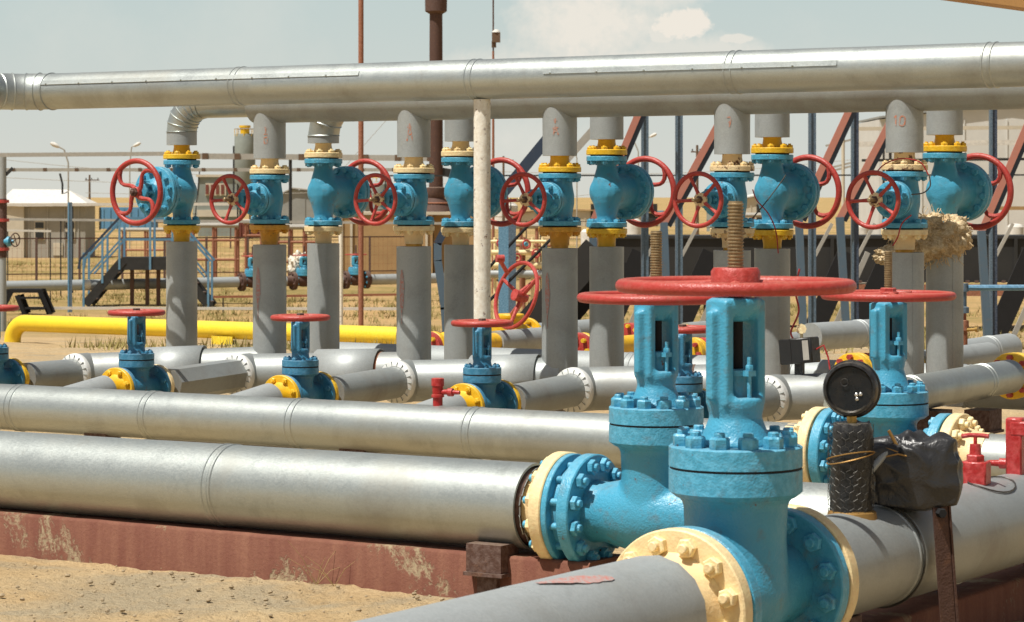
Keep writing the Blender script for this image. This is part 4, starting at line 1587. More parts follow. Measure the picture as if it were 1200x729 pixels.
# yellow gas pipe with its elbow
YR = (240, 80)
zy = EYE - (386 - HZ) / rs(YR, 240)
y0, y1 = rowp(YR, 30, zy), rowp(YR, 470, zy)
b = base_of(y0)
root = thing('gas_pipe', 'bright yellow gas pipe crossing behind the risers with an elbow at its left', 'pipe', b)
rY = 0.128
pts = [y1 - b]
pts += [y0 - b]
for i in range(1, 9):
    a = math.pi / 2 * i / 8
    pts.append(y0 - b - U * (0.27 * math.sin(a)) - UP * (0.27 * (1 - math.cos(a))))
pts.append(pts[-1] - UP * 0.9)
MB().tube(pts, rY, 32).build('pipe_run', 'yellow_pipe', root)
MB().torus(pts[-2] - UP * 0.08, UP, rY, 0.008, 32, 6).build('weld', 'yellow_pipe', root)
q = rowp(YR, 268, 0)
root = thing('pipe_saddle', 'yellow steel plate and dark block under the yellow pipe', 'support', (q.x, q.y, ground(q.y)))
MB().box(Vector((0, 0, zy - rY - ground(q.y) - 0.02)) - D * 0.15, 0.38, 0.02, 0.13, U, D).build('plate', 'yellow_pipe', root)
MB().box(Vector((0, 0, (zy - rY - ground(q.y)) / 2 - 0.05)), 0.18, 0.16, zy - rY - ground(q.y) + 0.06, U, D).build('block', 'black_steel', root)

# long grey pipe at ground level far behind, with blue valves
gp0, gp1 = at(-60, 337, 45), at(520, 326, 41)
b = base_of(gp0)
root = thing('steel_pipe', 'grey steel pipe low above the grass at the far left', 'pipe', b)
dd = gp1 - gp0
MB().cyl(gp0 - b, gp0 + dd * 0.572 - b, 0.145, 24).build('pipe_length', 'dull_zinc', root)
MB().cyl(gp0 + dd * 0.612 - b, gp0 + dd * 0.678 - b, 0.14, 24).build('pipe_length', 'dull_zinc', root)
MB().cyl(gp0 + dd * 0.718 - b, gp0 + dd * 0.79 - b, 0.145, 24).build('pipe_length', 'dull_zinc', root)
MB().cyl(gp0 + dd * 0.828 - b, gp1 - b, 0.145, 24).build('pipe_length', 'dull_zinc', root)
MB().cyl(gp0 + dd * 0.25 - b, gp0 + dd * 0.265 - b, 0.147, 24).build('bare_patch', 'white_paint', root)
pvs = dict(pv)
for k_ in ('L', 'ft', 'fr', 'pr', 'br', 'nr', 'c0', 'cg', 'c1', 'cr', 'nut', 'cnut', 'yb', 'yt', 'yw', 'ya', 'yd', 'sr', 'st', 'wz', 'wr', 'rim', 'whub', 'wht', 'hubr', 'stub', 'vox'):
    pvs[k_] = pv[k_] * 1.9
pvs.update(comp=('dark_rust', 'dark_rust'), blue='blue', c0=0.14, cg=0.22, c1=0.33, cr=0.215, yb=0.40, yt=0.66, wz=0.71, st=0.98, nr=0.14, rim=0.013, vox=0.02, stub=0.1)
vpos = [(0.592 - 0.0, 283), (0.70, 346), (0.81, 410)]
fp = None
for lab, px in (('small blue valve with rusty flanges on the far pipe, left of the leftmost front riser', 283),
                ('small blue valve with torn white lagging seen between two risers', 345),
                ('small blue valve on the far pipe beside the rusty pole', 409)):
    f_ = (px + 60) / 580.0
    c_ = gp0 + dd * f_
    mw = basis(dd, UP, c_)
    if fp is None:
        o = fp = valve('field_valve', lab, 'valve', mw, pvs, 'small blue valves on the far pipe')
    else:
        o = copy_tree(fp)
        o.matrix_world = mw
        o['label'] = lab
for o in [x for x in bpy.data.objects if x.get('group') == 'small blue valves on the far pipe']:
    for ch in o.children:
        if ch.name.split('.')[0] in ('body', 'flange', 'counter_flange'):
            ch.material_slots[0].link = 'OBJECT'
            ch.material_slots[0].material = M['dark_rust']
# torn lagging round the middle one
c_ = gp0 + dd * (403 / 580.0)
bm = bmesh.new()
bmesh.ops.create_icosphere(bm, subdivisions=4, radius=1.0)
for v in bm.verts:
    n0 = v.co.copy()
    k = 1 + 0.5 * noise.noise(n0 * 2.2) + 0.3 * noise.noise(n0 * 5)
    v.co = Vector((n0.x * 0.26 * k, n0.y * 0.2 * k, n0.z * 0.36 * k))
me = bpy.data.meshes.new('lagging')
bm.to_mesh(me)
bm.free()
o = put('torn_lagging', me, 'white_paint')
o.location = c_ + Vector((-0.12, 0.25, 0.42))
tag(o, 'ragged pale lagging hanging behind a small blue valve between the risers', 'lagging')

# crossing stair over the grey pipe
s = 44.0
root = thing('crossover_stair', 'dark steel crossover stair with blue handrails over the far grey pipe', 'stair', gat(170, s))
b = gat(170, s)
def sp(px, py, dpt=0.0):
    return at(px, py, s) + Vector((0, dpt, 0)) - b


WID = 0.9
for dpt in (0.0, WID):
    MB().bar(sp(144, 305, dpt), sp(100, 357, dpt), 0.03, 0.24, (0, 0, 1)).build('stringer', 'dark_steel', root)
    MB().bar(sp(202, 305, dpt), sp(246, 360, dpt), 0.03, 0.24, (0, 0, 1)).build('stringer', 'dark_steel', root)
MB().box((sp(142, 309) + sp(203, 309)) / 2 + Vector((0, WID / 2, 0)), 1.36, WID, 0.34).build('platform', 'dark_steel', root)
for i in range(5):
    q_ = i / 5.0 + 0.1
    MB().box(sp(144, 305, WID / 2) * (1 - q_) + sp(100, 357, WID / 2) * q_, 0.24, WID, 0.035).build('tread', 'dark_rust', root)
    MB().box(sp(202, 305, WID / 2) * (1 - q_) + sp(246, 360, WID / 2) * q_, 0.24, WID, 0.035).build('tread', 'dark_rust', root)
for px in (152, 170, 183, 196):
    MB().box(sp(px, 337, WID * 0.5) * 1.0, 0.10, 0.10, 1.1).build('prop', 'dark_rust', root)
for dpt in (0.0, WID):
    for px, ya_, yb_ in ((98, 296, 360), (120, 275, 332), (140, 254, 316), (176, 254, 316), (202, 256, 316), (244, 306, 360), (222, 280, 332)):
        MB().box((sp(px, ya_, dpt) + sp(px, yb_, dpt)) / 2, 0.055, 0.055, (yb_ - ya_) / s).build('rail_post', 'rail_blue', root)
    MB().bar(sp(94, 304, dpt), sp(140, 255, dpt), 0.06, 0.06).build('handrail', 'navy' if dpt == 0 else 'rail_blue', root)
    MB().bar(sp(94, 304, dpt), sp(92, 315, dpt), 0.06, 0.06).build('handrail', 'navy' if dpt == 0 else 'rail_blue', root)
    MB().bar(sp(140, 256, dpt), sp(202, 256, dpt), 0.06, 0.06).build('handrail', 'rail_blue', root)
    MB().bar(sp(202, 256, dpt), sp(247, 306, dpt), 0.06, 0.06).build('handrail', 'rail_blue', root)
    MB().bar(sp(104, 322, dpt), sp(142, 280, dpt), 0.045, 0.045).build('mid_rail', 'rail_blue', root)
    MB().bar(sp(142, 281, dpt), sp(202, 281, dpt), 0.045, 0.045).build('mid_rail', 'rail_blue', root)
    MB().bar(sp(202, 281, dpt), sp(240, 325, dpt), 0.045, 0.045).build('mid_rail', 'rail_blue', root)

# small black step frame at the left edge
s = 47.5
b = gat(28, s)
root = thing('step_frame', 'small black steel step frame below the far grey pipe at the left edge', 'steps', b)
for dpt in (0.0, 0.55):
    MB().bar(sp(10, 340, dpt), sp(-4, 368, dpt), 0.06, 0.10).build('leg', 'black_steel', root)
    MB().bar(sp(20, 346, dpt), sp(29, 368, dpt), 0.06, 0.12).build('leg', 'black_steel', root)
    MB().bar(sp(46, 340, dpt), sp(58, 368, dpt), 0.06, 0.12).build('leg', 'black_steel', root)
MB().box((sp(9, 341, 0.27) + sp(48, 341, 0.27)) / 2, 0.82, 0.6, 0.09).build('top_step', 'black_steel', root)
for py, xa, xb in ((349, 24, 48), (361, 30, 54)):
    MB().bar(sp(xa, py, 0.0), sp(xb, py, 0.0), 0.28, 0.045).build('tread', 'black_steel', root)

# posts
def post(name, label, px, ytop, s, r, mat, ybase=None, n=14):
    b = gat(px, s)
    ztop = EYE - (ytop - HZ) / s
    o = MB().lathe((0, 0, 0), UP, [(-0.2, r), (ztop - b.z, r)], n).build(name, mat)
    o.location = b
    return tag(o, label, 'post')


b = gat(82, 46)
root = thing('channel_post', 'slim light blue steel channel post left of the crossover stair', 'post', b)
hh_ = EYE - (237 - HZ) / 46 - b.z
MB().box((-0.035, 0, hh_ / 2 - 0.05), 0.04, 0.06, hh_ + 0.1).build('web', 'rail_blue', root)
MB().box((0.02, 0.0, hh_ / 2 - 0.05), 0.07, 0.03, hh_ + 0.1).build('flange', 'steel_blue', root)

s = 60
b = gat(3, s)
root = thing('vent_stack', 'grey vertical pipe with a red section and small valve at the left edge', 'pipe', b)
zt = lambda py: EYE - (py - HZ) / s - b.z
MB().cyl((0, 0, -0.2), (0, 0, zt(184)), 0.075, 18).build('pipe_run', 'dull_zinc', root)
MB().cyl((0, 0, zt(302)), (0, 0, zt(233)), 0.085, 18).build('red_sleeve', 'dark_rust', root)
for py in (236, 258, 292):
    MB().lathe((0, 0, zt(py)), UP, [(-0.03, 0.13), (0.03, 0.13)], 18).build('flange', 'red', root)
MB().bar((0.06, 0, zt(205)), (0.2, 0, zt(197)), 0.05, 0.06).build('bracket', 'dark_steel', root)
vb = MB().lathe((0, 0, zt(283)), (1, -0.25, 0), [(-0.12, 0.11), (-0.06, 0.11), (-0.05, 0.07), (0.1, 0.07), (0.11, 0.1), (0.16, 0.1), (0.17, 0.04), (0.24, 0.03)], 16).build('valve_body', 'blue', root)
wpos = Vector((0.26, -0.06, zt(281)))
MB().torus(wpos, (1, -0.6, 0), 0.13, 0.012, 28, 8).build('small_wheel', 'dark_rust', root)
for k in range(4):
    a_, b_, w_ = frame((1, -0.6, 0))
    e_ = a_ * math.cos(k * math.pi / 2 + .4) + b_ * math.sin(k * math.pi / 2 + .4)
    MB().cyl(wpos, wpos + e_ * 0.13, 0.009, 6).build('spoke', 'dark_rust', root)

post('lamp_mast', 'tall thin rust brown pole left of the dark stack', 423, -60, 60, 0.052, 'rust')
post('marker_post', 'short white post with dark foot between two risers', 399.5, 262, 62, 0.042, 'white_paint')
b = gat(578, 38)
root = thing('lightning_mast', 'thin mast with a small lamp box rising right of the white post', 'mast', b)
zt = lambda py: EYE - (py - HZ) / 38 - b.z
MB().cyl((0, 0, -0.2), (0, 0, zt(60)), 0.05, 10, 0.035).build('shaft', 'rust', root)
MB().cyl((0, 0, zt(60)), (0, 0, zt(-50)), 0.025, 8).build('rod', 'dark_rust', root)
MB().box((0.09, 0, zt(44)), 0.26, 0.2, 0.30).build('lamp_box', 'pole_wood', root)
MB().lathe((0.09, 0, zt(38)), UP, [(0, 0.13), (0.06, 0.10), (0.09, 0.03)], 12).build('lamp_cap', 'roof_white', root)
MB().box((0.02, 0, zt(52)), 0.14, 0.12, 0.2).build('neck', 'pole_wood', root)

# heater with dark stack
s = 34.0
b = gat(455, s)
root = thing('heater', 'tan heater block with a tall dark brown stack behind the risers', 'heater', b)
zt = lambda py: EYE - (py - HZ) / s - b.z
xx = lambda px: (px - 455) / s
MB().box(((xx(398) + xx(507)) / 2, 1.2, (zt(252)) / 2 - 0.1), xx(507) - xx(398), 2.6, zt(252) + 0.2).build('casing', 'tan_wall', root)
MB().box(((xx(507) + xx(560)) / 2 + 0.02, 1.6, (zt(248)) / 2 - 0.1), xx(560) - xx(507), 2.2, zt(248) + 0.2).build('side_casing', 'tan_wall', root)
MB().box(((xx(396) + xx(528)) / 2, 1.2, zt(250)), xx(528) - xx(396), 2.7, 0.10).build('ledge', 'panel_cream', root)
sx_ = xx(510)
MB().lathe((sx_, 1.0, 0), UP, [(zt(250), 0.62), (zt(246), 0.60), (zt(237), 0.42), (zt(232), 0.30), (zt(228), 0.36), (zt(220), 0.36), (zt(219), 0.245), (zt(14), 0.225)], 24).build('stack', 'dark_rust', root)
MB().lathe((sx_, 1.0, 0), UP, [(zt(14), 0.24), (zt(11), 0.38), (zt(-30), 0.40)], 24).build('stack_cap', 'dark_rust', root)
MB().torus((sx_, 1.0, zt(238)), UP, 0.47, 0.03, 24, 6).build('base_ring', 'rust', root)
MB().bar((sx_, 1.0, zt(200)), (xx(560), 1.0, zt(208)), 0.12, 0.30).build('duct_arm', 'dark_steel', root)
for px in (400, 412, 500):
    MB().box((xx(px), -0.14, zt(252) / 2), 0.08, 0.06, zt(252)).build('corner_strip', 'panel_cream', root)
MB().cyl((xx(470), -0.5, zt(329)), (xx(560), -0.5, zt(327)), 0.13, 14).build('side_pipe', 'dull_zinc', root)
MB().cyl((xx(430), -0.7, zt(346)), (xx(520), -0.7, zt(346)), 0.06, 10).build('side_pipe', 'white_paint', root)

# small building at the far left
s = 24.6
b = gat(66, s)
root = thing('site_cabin', 'small grey panel cabin with a white sloping roof at the far left', 'building', b)
zt = lambda py: EYE - (py - HZ) / s - b.z
xx = lambda px: (px - 66) / s
bd = 3.0
x0_, x1_ = xx(28), xx(100)
MB().box(((x0_ + x1_) / 2, bd / 2, zt(240) / 2 - 0.15), x1_ - x0_, bd, zt(240) + 0.3).build('wall', 'panel_grey', root)
MB().box((xx(17), 0.9, zt(240) / 2 - 0.15), xx(27.5) - xx(4), 2.2, zt(240) + 0.3).build('porch_wall', 'panel_cream', root)
for k, px in enumerate((34, 56, 76, 92)):
    MB().box((xx(px), -0.02, zt(240) / 2), 0.05, 0.05, zt(240)).build('panel_joint', 'tray_grey', root)
for px in (46.5, 82):
    w_ = MB().box((xx(px), -0.015, zt(270)), 0.50, 0.06, 0.90).build('window', 'panel_cream', root)
    MB().box((xx(px), -0.05, zt(264)), 0.40, 0.03, 0.28).build('pane', 'glass_dark', w_)
    MB().box((xx(px), -0.05, zt(276)), 0.40, 0.03, 0.36).build('pane', 'glass_dark', w_)
MB().box((xx(68), -0.03, zt(292)), 0.45, 0.05, 0.6).build('vent_panel', 'panel_cream', root)
rz = zt(240)
vs = [(xx(22), -0.35, rz), (xx(106), -0.35, rz + 0.02), (xx(106), bd + 0.3, rz), (xx(0), bd + 0.3, rz), (xx(0), -0.35, rz + 0.15), (xx(8), bd * 0.5, rz + 0.75), (xx(74), bd * 0.5, rz + 0.72)]
vs = [Vector(v) for v in vs]
ro = MB().add(vs + [v - UP * 0.08 for v in vs], [(0, 1, 6, 5), (4, 0, 5), (1, 2, 6), (2, 3, 5, 6), (3, 4, 5), (7, 12, 13, 8), (0, 7, 8, 1), (4, 11, 7, 0), (1, 8, 9, 2), (2, 9, 10, 3), (3, 10, 11, 4), (11, 12, 7), (8, 13, 9), (9, 13, 12, 10), (10, 12, 11)]).build('roof', 'roof_white', root, 20)
MB().tube([(xx(69), 1.0, rz + 0.3), (xx(69), 1.0, rz + 1.0), (xx(66), 1.0, rz + 1.5)], 0.05, 8).build('vent_pipe', 'dark_steel', ro)

# fence of rusty posts and rails
def fence(px0, px1, s0, s1, npost, h, label):
    p0_, p1_ = gat(px0, s0), gat(px1, s1)
    root = thing('mesh_fence', label, 'fence', p0_)
    b = p0_
    for i in range(npost + 1):
        q_ = p0_ + (p1_ - p0_) * i / npost
        q_.z = ground(q_.y)
        MB().box(q_ - b + UP * (h / 2 - 0.1), 0.07, 0.07, h + 0.2).build('fence_post', 'dark_rust', root)
    for zz in (h - 0.03, 0.45):
        MB().bar(p0_ - b + UP * zz, p1_ - b + UP * zz, 0.03, 0.035).build('rail', 'dark_rust', root)
    wm = MB()
    nw = npost * 9
    for i in range(nw + 1):
        q_ = p0_ + (p1_ - p0_) * i / nw - b
        wm.bar(q_ + UP * 0.05, q_ + UP * (h - 0.05), 0.006, 0.006)
    for j in range(6):
        zz = 0.1 + (h - 0.15) * j / 5
        wm.bar(p0_ - b + UP * zz, p1_ - b + UP * zz, 0.005, 0.005)
    tag(wm.build('wire_mesh', 'rust', root), kind='stuff')


fence(-60, 480, 37, 35, 11, 1.62, 'rusty wire mesh fence with thin posts across the grass')
fence(180, 700, 21, 20, 12, 1.5, 'second rusty fence far behind on the bare sand')

# far pipe racks: trays and rails on posts
def rack(px0, px1, py0, py1, s, th, label, mat='tray_grey', stubs=0, posts=(), kind='pipe_rail'):
    p0_, p1_ = at(px0, py0, s), at(px1, py1, s)
    b = base_of(p0_)
    root = thing(kind, label, 'pipe rack', b)
    MB().bar(p0_ - b, p1_ - b, th, th).build('rail', mat, root)
    for i in range(stubs):
        q_ = p0_ + (p1_ - p0_) * (i + 0.5) / stubs - b
        MB().box(q_ - UP * 0.0 + Vector((0, -0.03, 0)), th * 1.0, th * 1.06, th * 1.1).build('clip', 'pole_wood', root)
    for q_ in posts:
        pp = p0_ + (p1_ - p0_) * q_
        MB().cyl(Vector((pp.x, pp.y, ground(pp.y) - 0.2)) - b, pp - b, th * 0.30, 10).build('post', 'dark_steel', root)


rack(-40, 222, 182, 180, 34, 0.14, 'pale overhead pipe rail at the far left below the sky', posts=(0.02, 0.98))
rack(222, 560, 183, 186, 33, 0.20, 'pale cable tray with dark clips behind the left risers', stubs=9, posts=(0.35, 0.99))
rack(-40, 480, 199, 199, 30, 0.13, 'lower dotted cable tray behind the left risers', stubs=14, posts=(0.05, 0.73))
rack(-20, 330, 240, 239, 38, 0.09, 'thin pale rail in front of the cabin eaves', posts=(0.3, 0.97), mat='pale_paint')
rack(8, 640, 257, 263, 40, 0.07, 'thin grey rail passing behind the valve flanges', posts=(0.1, 0.99), mat='tray_grey')
rack(8, 60, 270, 271, 42, 0.055, 'short pale rail in front of the cabin windows', posts=(0.02, 0.98), mat='pale_paint')
rack(420, 1230, 206, 205, 40, 0.045, 'thin dark pipe line behind the blue valves at mid height', posts=(0.0, 1.0), mat='dark_steel')
rack(-30, 500, 361, 362, 47, 0.07, 'thin pale conduit lying on the grass behind the yellow pipe', mat='pale_paint', posts=(0.05, 0.3, 0.55, 0.8))
rack(250, 480, 348, 345, 44, 0.06, 'thin rusty conduit on the grass beyond the small blue valves', mat='rust', posts=(0.05, 0.5, 0.95))

# lamp posts
def lamp(px, pyb, px_h, py_h, s, label):
    b = gat(px, s)
    root = thing('street_lamp', label, 'lamp', b)
    zt = lambda py: EYE - (py - HZ) / s - b.z
    xh = (px_h - px) / s
    pts = [(0, 0, -0.2), (0, 0, zt(pyb)), (0.0, 0, zt(pyb) + (zt(py_h) - zt(pyb)) * 0.5), (xh * 0.35, 0, zt(py_h) - 0.25 * abs(xh)), (xh * 0.8, 0, zt(py_h))]
    MB().tube(pts, 0.035, 8).build('pole', 'tray_grey', root)
    dr = Vector((1 if xh > 0 else -1, 0, 0.5)).normalized()
    MB().lathe(Vector((xh * 0.75, 0, zt(py_h) - 0.02)), dr, [(0, 0.04), (0.08, 0.08), (0.3, 0.10), (0.42, 0.05)], 12).build('lamp_head', 'roof_white', root)


lamp(80, 210, 66, 172, 27, 'street lamp with bent arm above the cabin')
lamp(152, 215, 158, 171, 22, 'street lamp behind the leftmost red wheel')
lamp(676, 200, 664, 171, 22, 'street lamp seen right of the white post')
lamp(748, 190, 737, 165, 22, 'street lamp beside the blue column in the middle')
lamp(752, 190, 765, 160, 20, 'street lamp with round pale head right of the blue column')

# power poles and wires
def ppole(px, ytop, s, label):
    b = gat(px, s)
    root = thing('power_pole', label, 'pole', b)
    zt = EYE - (ytop - HZ) / s - b.z
    MB().lathe((0, 0, 0), UP, [(-0.3, 0.14), (zt, 0.09)], 10).build('pole', 'pole_wood', root)
    MB().box((0.25, 0, zt - 0.5), 1.4, 0.1, 0.1).build('crossarm', 'pole_wood', root)
    for k in (-0.35, 0.2, 0.8):
        MB().lathe((k, 0, zt - 0.44), UP, [(0, 0.05), (0.16, 0.04)], 8).build('insulator', 'dark_steel', root)


ppole(817, 170, 16, 'wooden power pole between the middle valves')
ppole(105, 205, 12, 'distant power pole right of the cabin')
ppole(590, 183, 14, 'distant power pole right of the white post')
for k, (xa, ya_, xb, yb_, s_, sag) in enumerate(((-30, 183, 240, 205, 20, 3), (-30, 206, 330, 214, 14, 4), (100, 226, 560, 212, 13, 8), (560, 200, 1010, 186, 13, 10), (590, 238, 820, 206, 14, 4), (400, 200, 480, 110, 30, 0))):
    pts = [at(xa + (xb - xa) * i / 8, ya_ + (yb_ - ya_) * i / 8 + sag * math.sin(math.pi * i / 8), s_) for i in range(9)]
    cable('power_line', ('slack power line over the cabin roof', 'lower power line over the cabin roof', 'power line sagging behind the left risers', 'power line sagging behind the middle valves',
                         'power line running up to the wooden pole', 'stay wire slanting down beside the rusty pole')[k], pts, 0.35 / s_ , 'tray_grey')

# far industrial buildings on the left
def zxy(px, s):
    b = gat(px, s)
    return b, (lambda py: EYE - (py - HZ) / s - b.z), (lambda p: (p - px) / s)


b, zt, xx = zxy(287, 17)
root = thing('silo', 'distant grey green silo with a yellow top and railing', 'silo', b)
MB().lathe((0, 0, 0), UP, [(zt(230), 0.2), (zt(212), 0.72), (zt(160), 0.72), (zt(157), 0.66)], 24).build('shell', 'tank_green', root)
MB().lathe((0, 0, 0), UP, [(zt(162), 0.32), (zt(150), 0.32), (zt(149.5), 0.4), (zt(147), 0.4)], 16).build('top_hatch', 'yellow', root)
for k in range(8):
    a = k * math.pi / 4
    MB().cyl((0.7 * math.cos(a), 0.7 * math.sin(a), zt(160)), (0.7 * math.cos(a), 0.7 * math.sin(a), zt(151)), 0.025, 6).build('railing_post', 'yellow', root)
for k in range(4):
    a = k * math.pi / 2 + 0.7
    MB().cyl((0.6 * math.cos(a), 0.6 * math.sin(a), -0.2), (0.6 * math.cos(a), 0.6 * math.sin(a), zt(215)), 0.06, 8).build('leg', 'dark_steel', root)
MB().torus((0, 0, zt(151)), UP, 0.7, 0.03, 24, 6).build('railing', 'tray_grey', root)
MB().box((-0.76, -0.1, zt(200)), 0.12, 0.05, 3.4).build('ladder', 'dark_steel', root)

b, zt, xx = zxy(256, 16)
root = thing('process_building', 'distant green and cream process building below the silo', 'building', b)
MB().box((0, 1.2, zt(206) / 2), xx(280) - xx(232), 2.4, zt(206)).build('wall', 'tank_green', root)
MB().box((0, 1.2, zt(206)), xx(282) - xx(230), 2.7, 0.18).build('roof', 'panel_cream', root)
MB().box((xx(253), -0.06, zt(222)), 1.5, 0.14, 0.9).build('window_band', 'panel_cream', root)
for k in range(4):
    MB().box((xx(243 + 6 * k), -0.15, zt(222)), 0.22, 0.06, 0.7).build('window_pane', 'container_red', root)
MB().box((0, -0.05, zt(250)), 3.1, 0.12, 0.5).build('plinth', 'panel_cream', root)
MB().bar((xx(228), 0, zt(262)), (xx(234), 0, zt(200)), 0.08, 0.08).build('brace', 'dark_steel', root)

def gable(px, s, x0, x1, xr, ye, yr, dep, label, wall, roofm, doors=0):
    b, zt, xx = zxy(px, s)
    root = thing('shed', label, 'building', b)
    a0_, a1_, ar = xx(x0), xx(x1), xx(xr)
    v_ = [(a0_, 0, -0.3), (a1_, 0, -0.3), (a1_, 0, zt(ye)), (ar, 0, zt(yr)), (a0_, 0, zt(ye))]
    v_ += [(x, dep, z) for (x, _, z) in v_]
    MB().add(v_, [(0, 1, 2, 3, 4), (9, 8, 7, 6, 5), (0, 5, 6, 1), (1, 6, 7, 2), (4, 9, 5, 0)]).build('wall', wall, root, 20)
    for (xa, xb) in ((a0_, ar), (ar, a1_)):
        za, zb = (zt(ye), zt(yr)) if xb == ar else (zt(yr), zt(ye))
        p_ = [Vector((xa, -0.25, za + 0.06)), Vector((xb, -0.25, zb + 0.06)), Vector((xb, dep + 0.2, zb + 0.06)), Vector((xa, dep + 0.2, za + 0.06))]
        MB().add(p_ + [q + UP * 0.12 for q in p_], [(3, 2, 1, 0), (4, 5, 6, 7), (0, 1, 5, 4), (1, 2, 6, 5), (2, 3, 7, 6), (3, 0, 4, 7)]).build('roof', roofm, root, 20)
    n = int((a1_ - a0_) / 2.2)
    for i in range(1, n):
        MB().box((a0_ + (a1_ - a0_) * i / n, -0.03, zt(ye) / 2), 0.07, 0.06, zt(ye)).build('wall_rib', wall, root)
    for k in range(doors):
        MB().box((a0_ + (a1_ - a0_) * (k + 0.6) / (doors + 0.2), -0.08, 1.1), 1.3, 0.08, 2.2).build('door', 'dark_steel', root)
    return root


gable(370, 12.5, 322, 428, 343, 232, 222, 9, 'distant grey ribbed shed with a low gable behind the left risers', 'shed_grey', 'tray_grey')
gable(1110, 20, 1030, 1330, 1180, 140, 122, 10, 'long pale shed filling the right background', 'pale_shed', 'shed_grey', 2)
gable(700, 12, 600, 800, 640, 252, 246, 8, 'distant tan roofed low shed behind the middle valves', 'panel_cream', 'tan_wall', 3)
gable(880, 13, 850, 940, 900, 238, 228, 8, 'distant pale gabled house behind the right valves', 'panel_cream', 'roof_white', 1)

def contain(px, s, x0, x1, yt_, dep, label, mat, ribs=8):
    b, zt, xx = zxy(px, s)
    root = thing('container', label, 'container', b)
    MB().box(((xx(x0) + xx(x1)) / 2, dep / 2, zt(yt_) / 2 + 0.05), xx(x1) - xx(x0), dep, zt(yt_) - 0.1).build('box', mat, root)
    for i in range(ribs):
        MB().box((xx(x0) + (xx(x1) - xx(x0)) * (i + 0.5) / ribs, -0.03, zt(yt_) / 2 + 0.05), 0.10, 0.06, (zt(yt_)) * 0.86).build('rib', mat, root)
    for k in (x0, x1):
        MB().box((xx(k), -0.02, zt(yt_) / 2), 0.12, 0.1, zt(yt_)).build('corner_post', 'dark_steel', root)
    return root


contain(150, 13.5, 117, 181, 243, 2.4, 'distant light blue container behind the leftmost wheel', 'container_blue')
contain(293, 17, 278, 308, 261, 2.0, 'distant dark red container under the silo', 'container_red', 4)
contain(770, 11, 752, 778, 247, 2.0, 'distant light blue parked container behind the middle wheel', 'container_blue', 4)


# ------------------------------------------------------------------ right background: steel frames, skid tank, far fittings
SF = 78.0


def brace_pair(root, p0_, p1_, w=0.10):
    """inclined angle: primer flange tinted as sunlit, web beside it navy as in shadow"""
    d_ = (p1_ - p0_).normalized()
    n_ = Vector((d_.z, 0, -d_.x)).normalized()
    if n_.x < 0:
        n_ = -n_
    MB().bar(p0_, p1_, 0.035, w, n_).build('brace_flange', 'sunlit_primer', root)
    MB().bar(p0_ + n_ * (w * 0.85) + Vector((0, 0.05, 0)), p1_ + n_ * (w * 0.85) + Vector((0, 0.05, 0)), 0.03, w * 0.75, n_).build('brace_web', 'navy', root)  # navy stands for the shadowed side of the brace


FRAMES = [
    (757, 'steel_blue', (760, 105), (694, 262), (700, 345), 'blue steel frame behind the yellow flanged middle valve'),
    (797, 'steel_blue', (850, 130), (778, 262), (783, 372), 'blue steel frame behind the middle pair of valves'),
    (953, 'steel_blue', (1003, 112), (936, 256), (942, 405), 'blue steel frame left of the dark navy column'),
    (1003, 'navy', (1056, 118), (984, 256), (993, 412), 'dark navy steel frame left of the riser marked 10'),
    (1165, 'navy', (1216, 118), (1150, 272), (1158, 434), 'dark navy steel frame at the right edge'),
]
for (cx, cm, bt, bb, kb, lab) in FRAMES:
    b = gat(cx, SF)
    root = thing('braced_trestle', lab, 'trestle', b, 'blue and pink steel frames behind the risers')
    top = at(cx, 104, SF) - b
    # two-channel column
    MB().box((0, 0, top.z / 2 - 0.1), 0.075, 0.11, top.z + 0.2).build('column', cm, root)
    MB().box((-0.055, -0.02, top.z / 2 - 0.1), 0.035, 0.13, top.z + 0.2).build('column_flange', 'steel_blue', root)
    brace_pair(root, at(*bt, SF * 1.01) - b, at(*bb, SF * 1.01) - b)
    leg0, leg1 = at(*bb, SF * 1.01) - b, at(*kb, SF * 1.01) - b
    leg1.z = -0.1
    MB().bar(leg0 + UP * 0.02, leg1, 0.13, 0.11, (1, 0, 0)).build('bent_leg', 'steel_blue', root)
    MB().bar(at(cx + 2, 300, SF * 0.98) - b, at(cx + 22, 262, SF * 0.98) - b, 0.04, 0.05).build('tie_rod', 'tray_grey', root)
    lo_ = at(kb[0] + 4, 404, SF * 0.95) - b
    hi_ = at(kb[0] + 52, 296, SF * 0.95) - b
    MB().bar(lo_, hi_, 0.05, 0.33).build('stringer', 'black_steel', root)
    MB().bar(lo_ + Vector((0.35, 0.3, 0)), hi_ + Vector((0.35, 0.3, 0)), 0.04, 0.08).build('stringer_rail', 'tray_grey', root)
# lone navy diagonal and pale strut left of the first frame
b = gat(640, SF)
root = thing('diagonal_strut', 'dark navy diagonal strut rising between the white post and the next riser', 'strut', b)
MB().bar(at(560, 262, SF) - b, at(690, 104, SF) - b, 0.06, 0.17).build('strut', 'navy', root)
MB().bar(at(640, 214, SF * 0.97) - b, at(706, 140, SF * 0.97) - b, 0.05, 0.12).build('strut', 'tray_grey', root)
MB().box((at(560, 262, SF) - b) * 0.5 + UP * -0.1, 0.12, 0.12, (at(560, 262, SF) - b).z + 0.2).build('strut_foot', 'steel_blue', root)
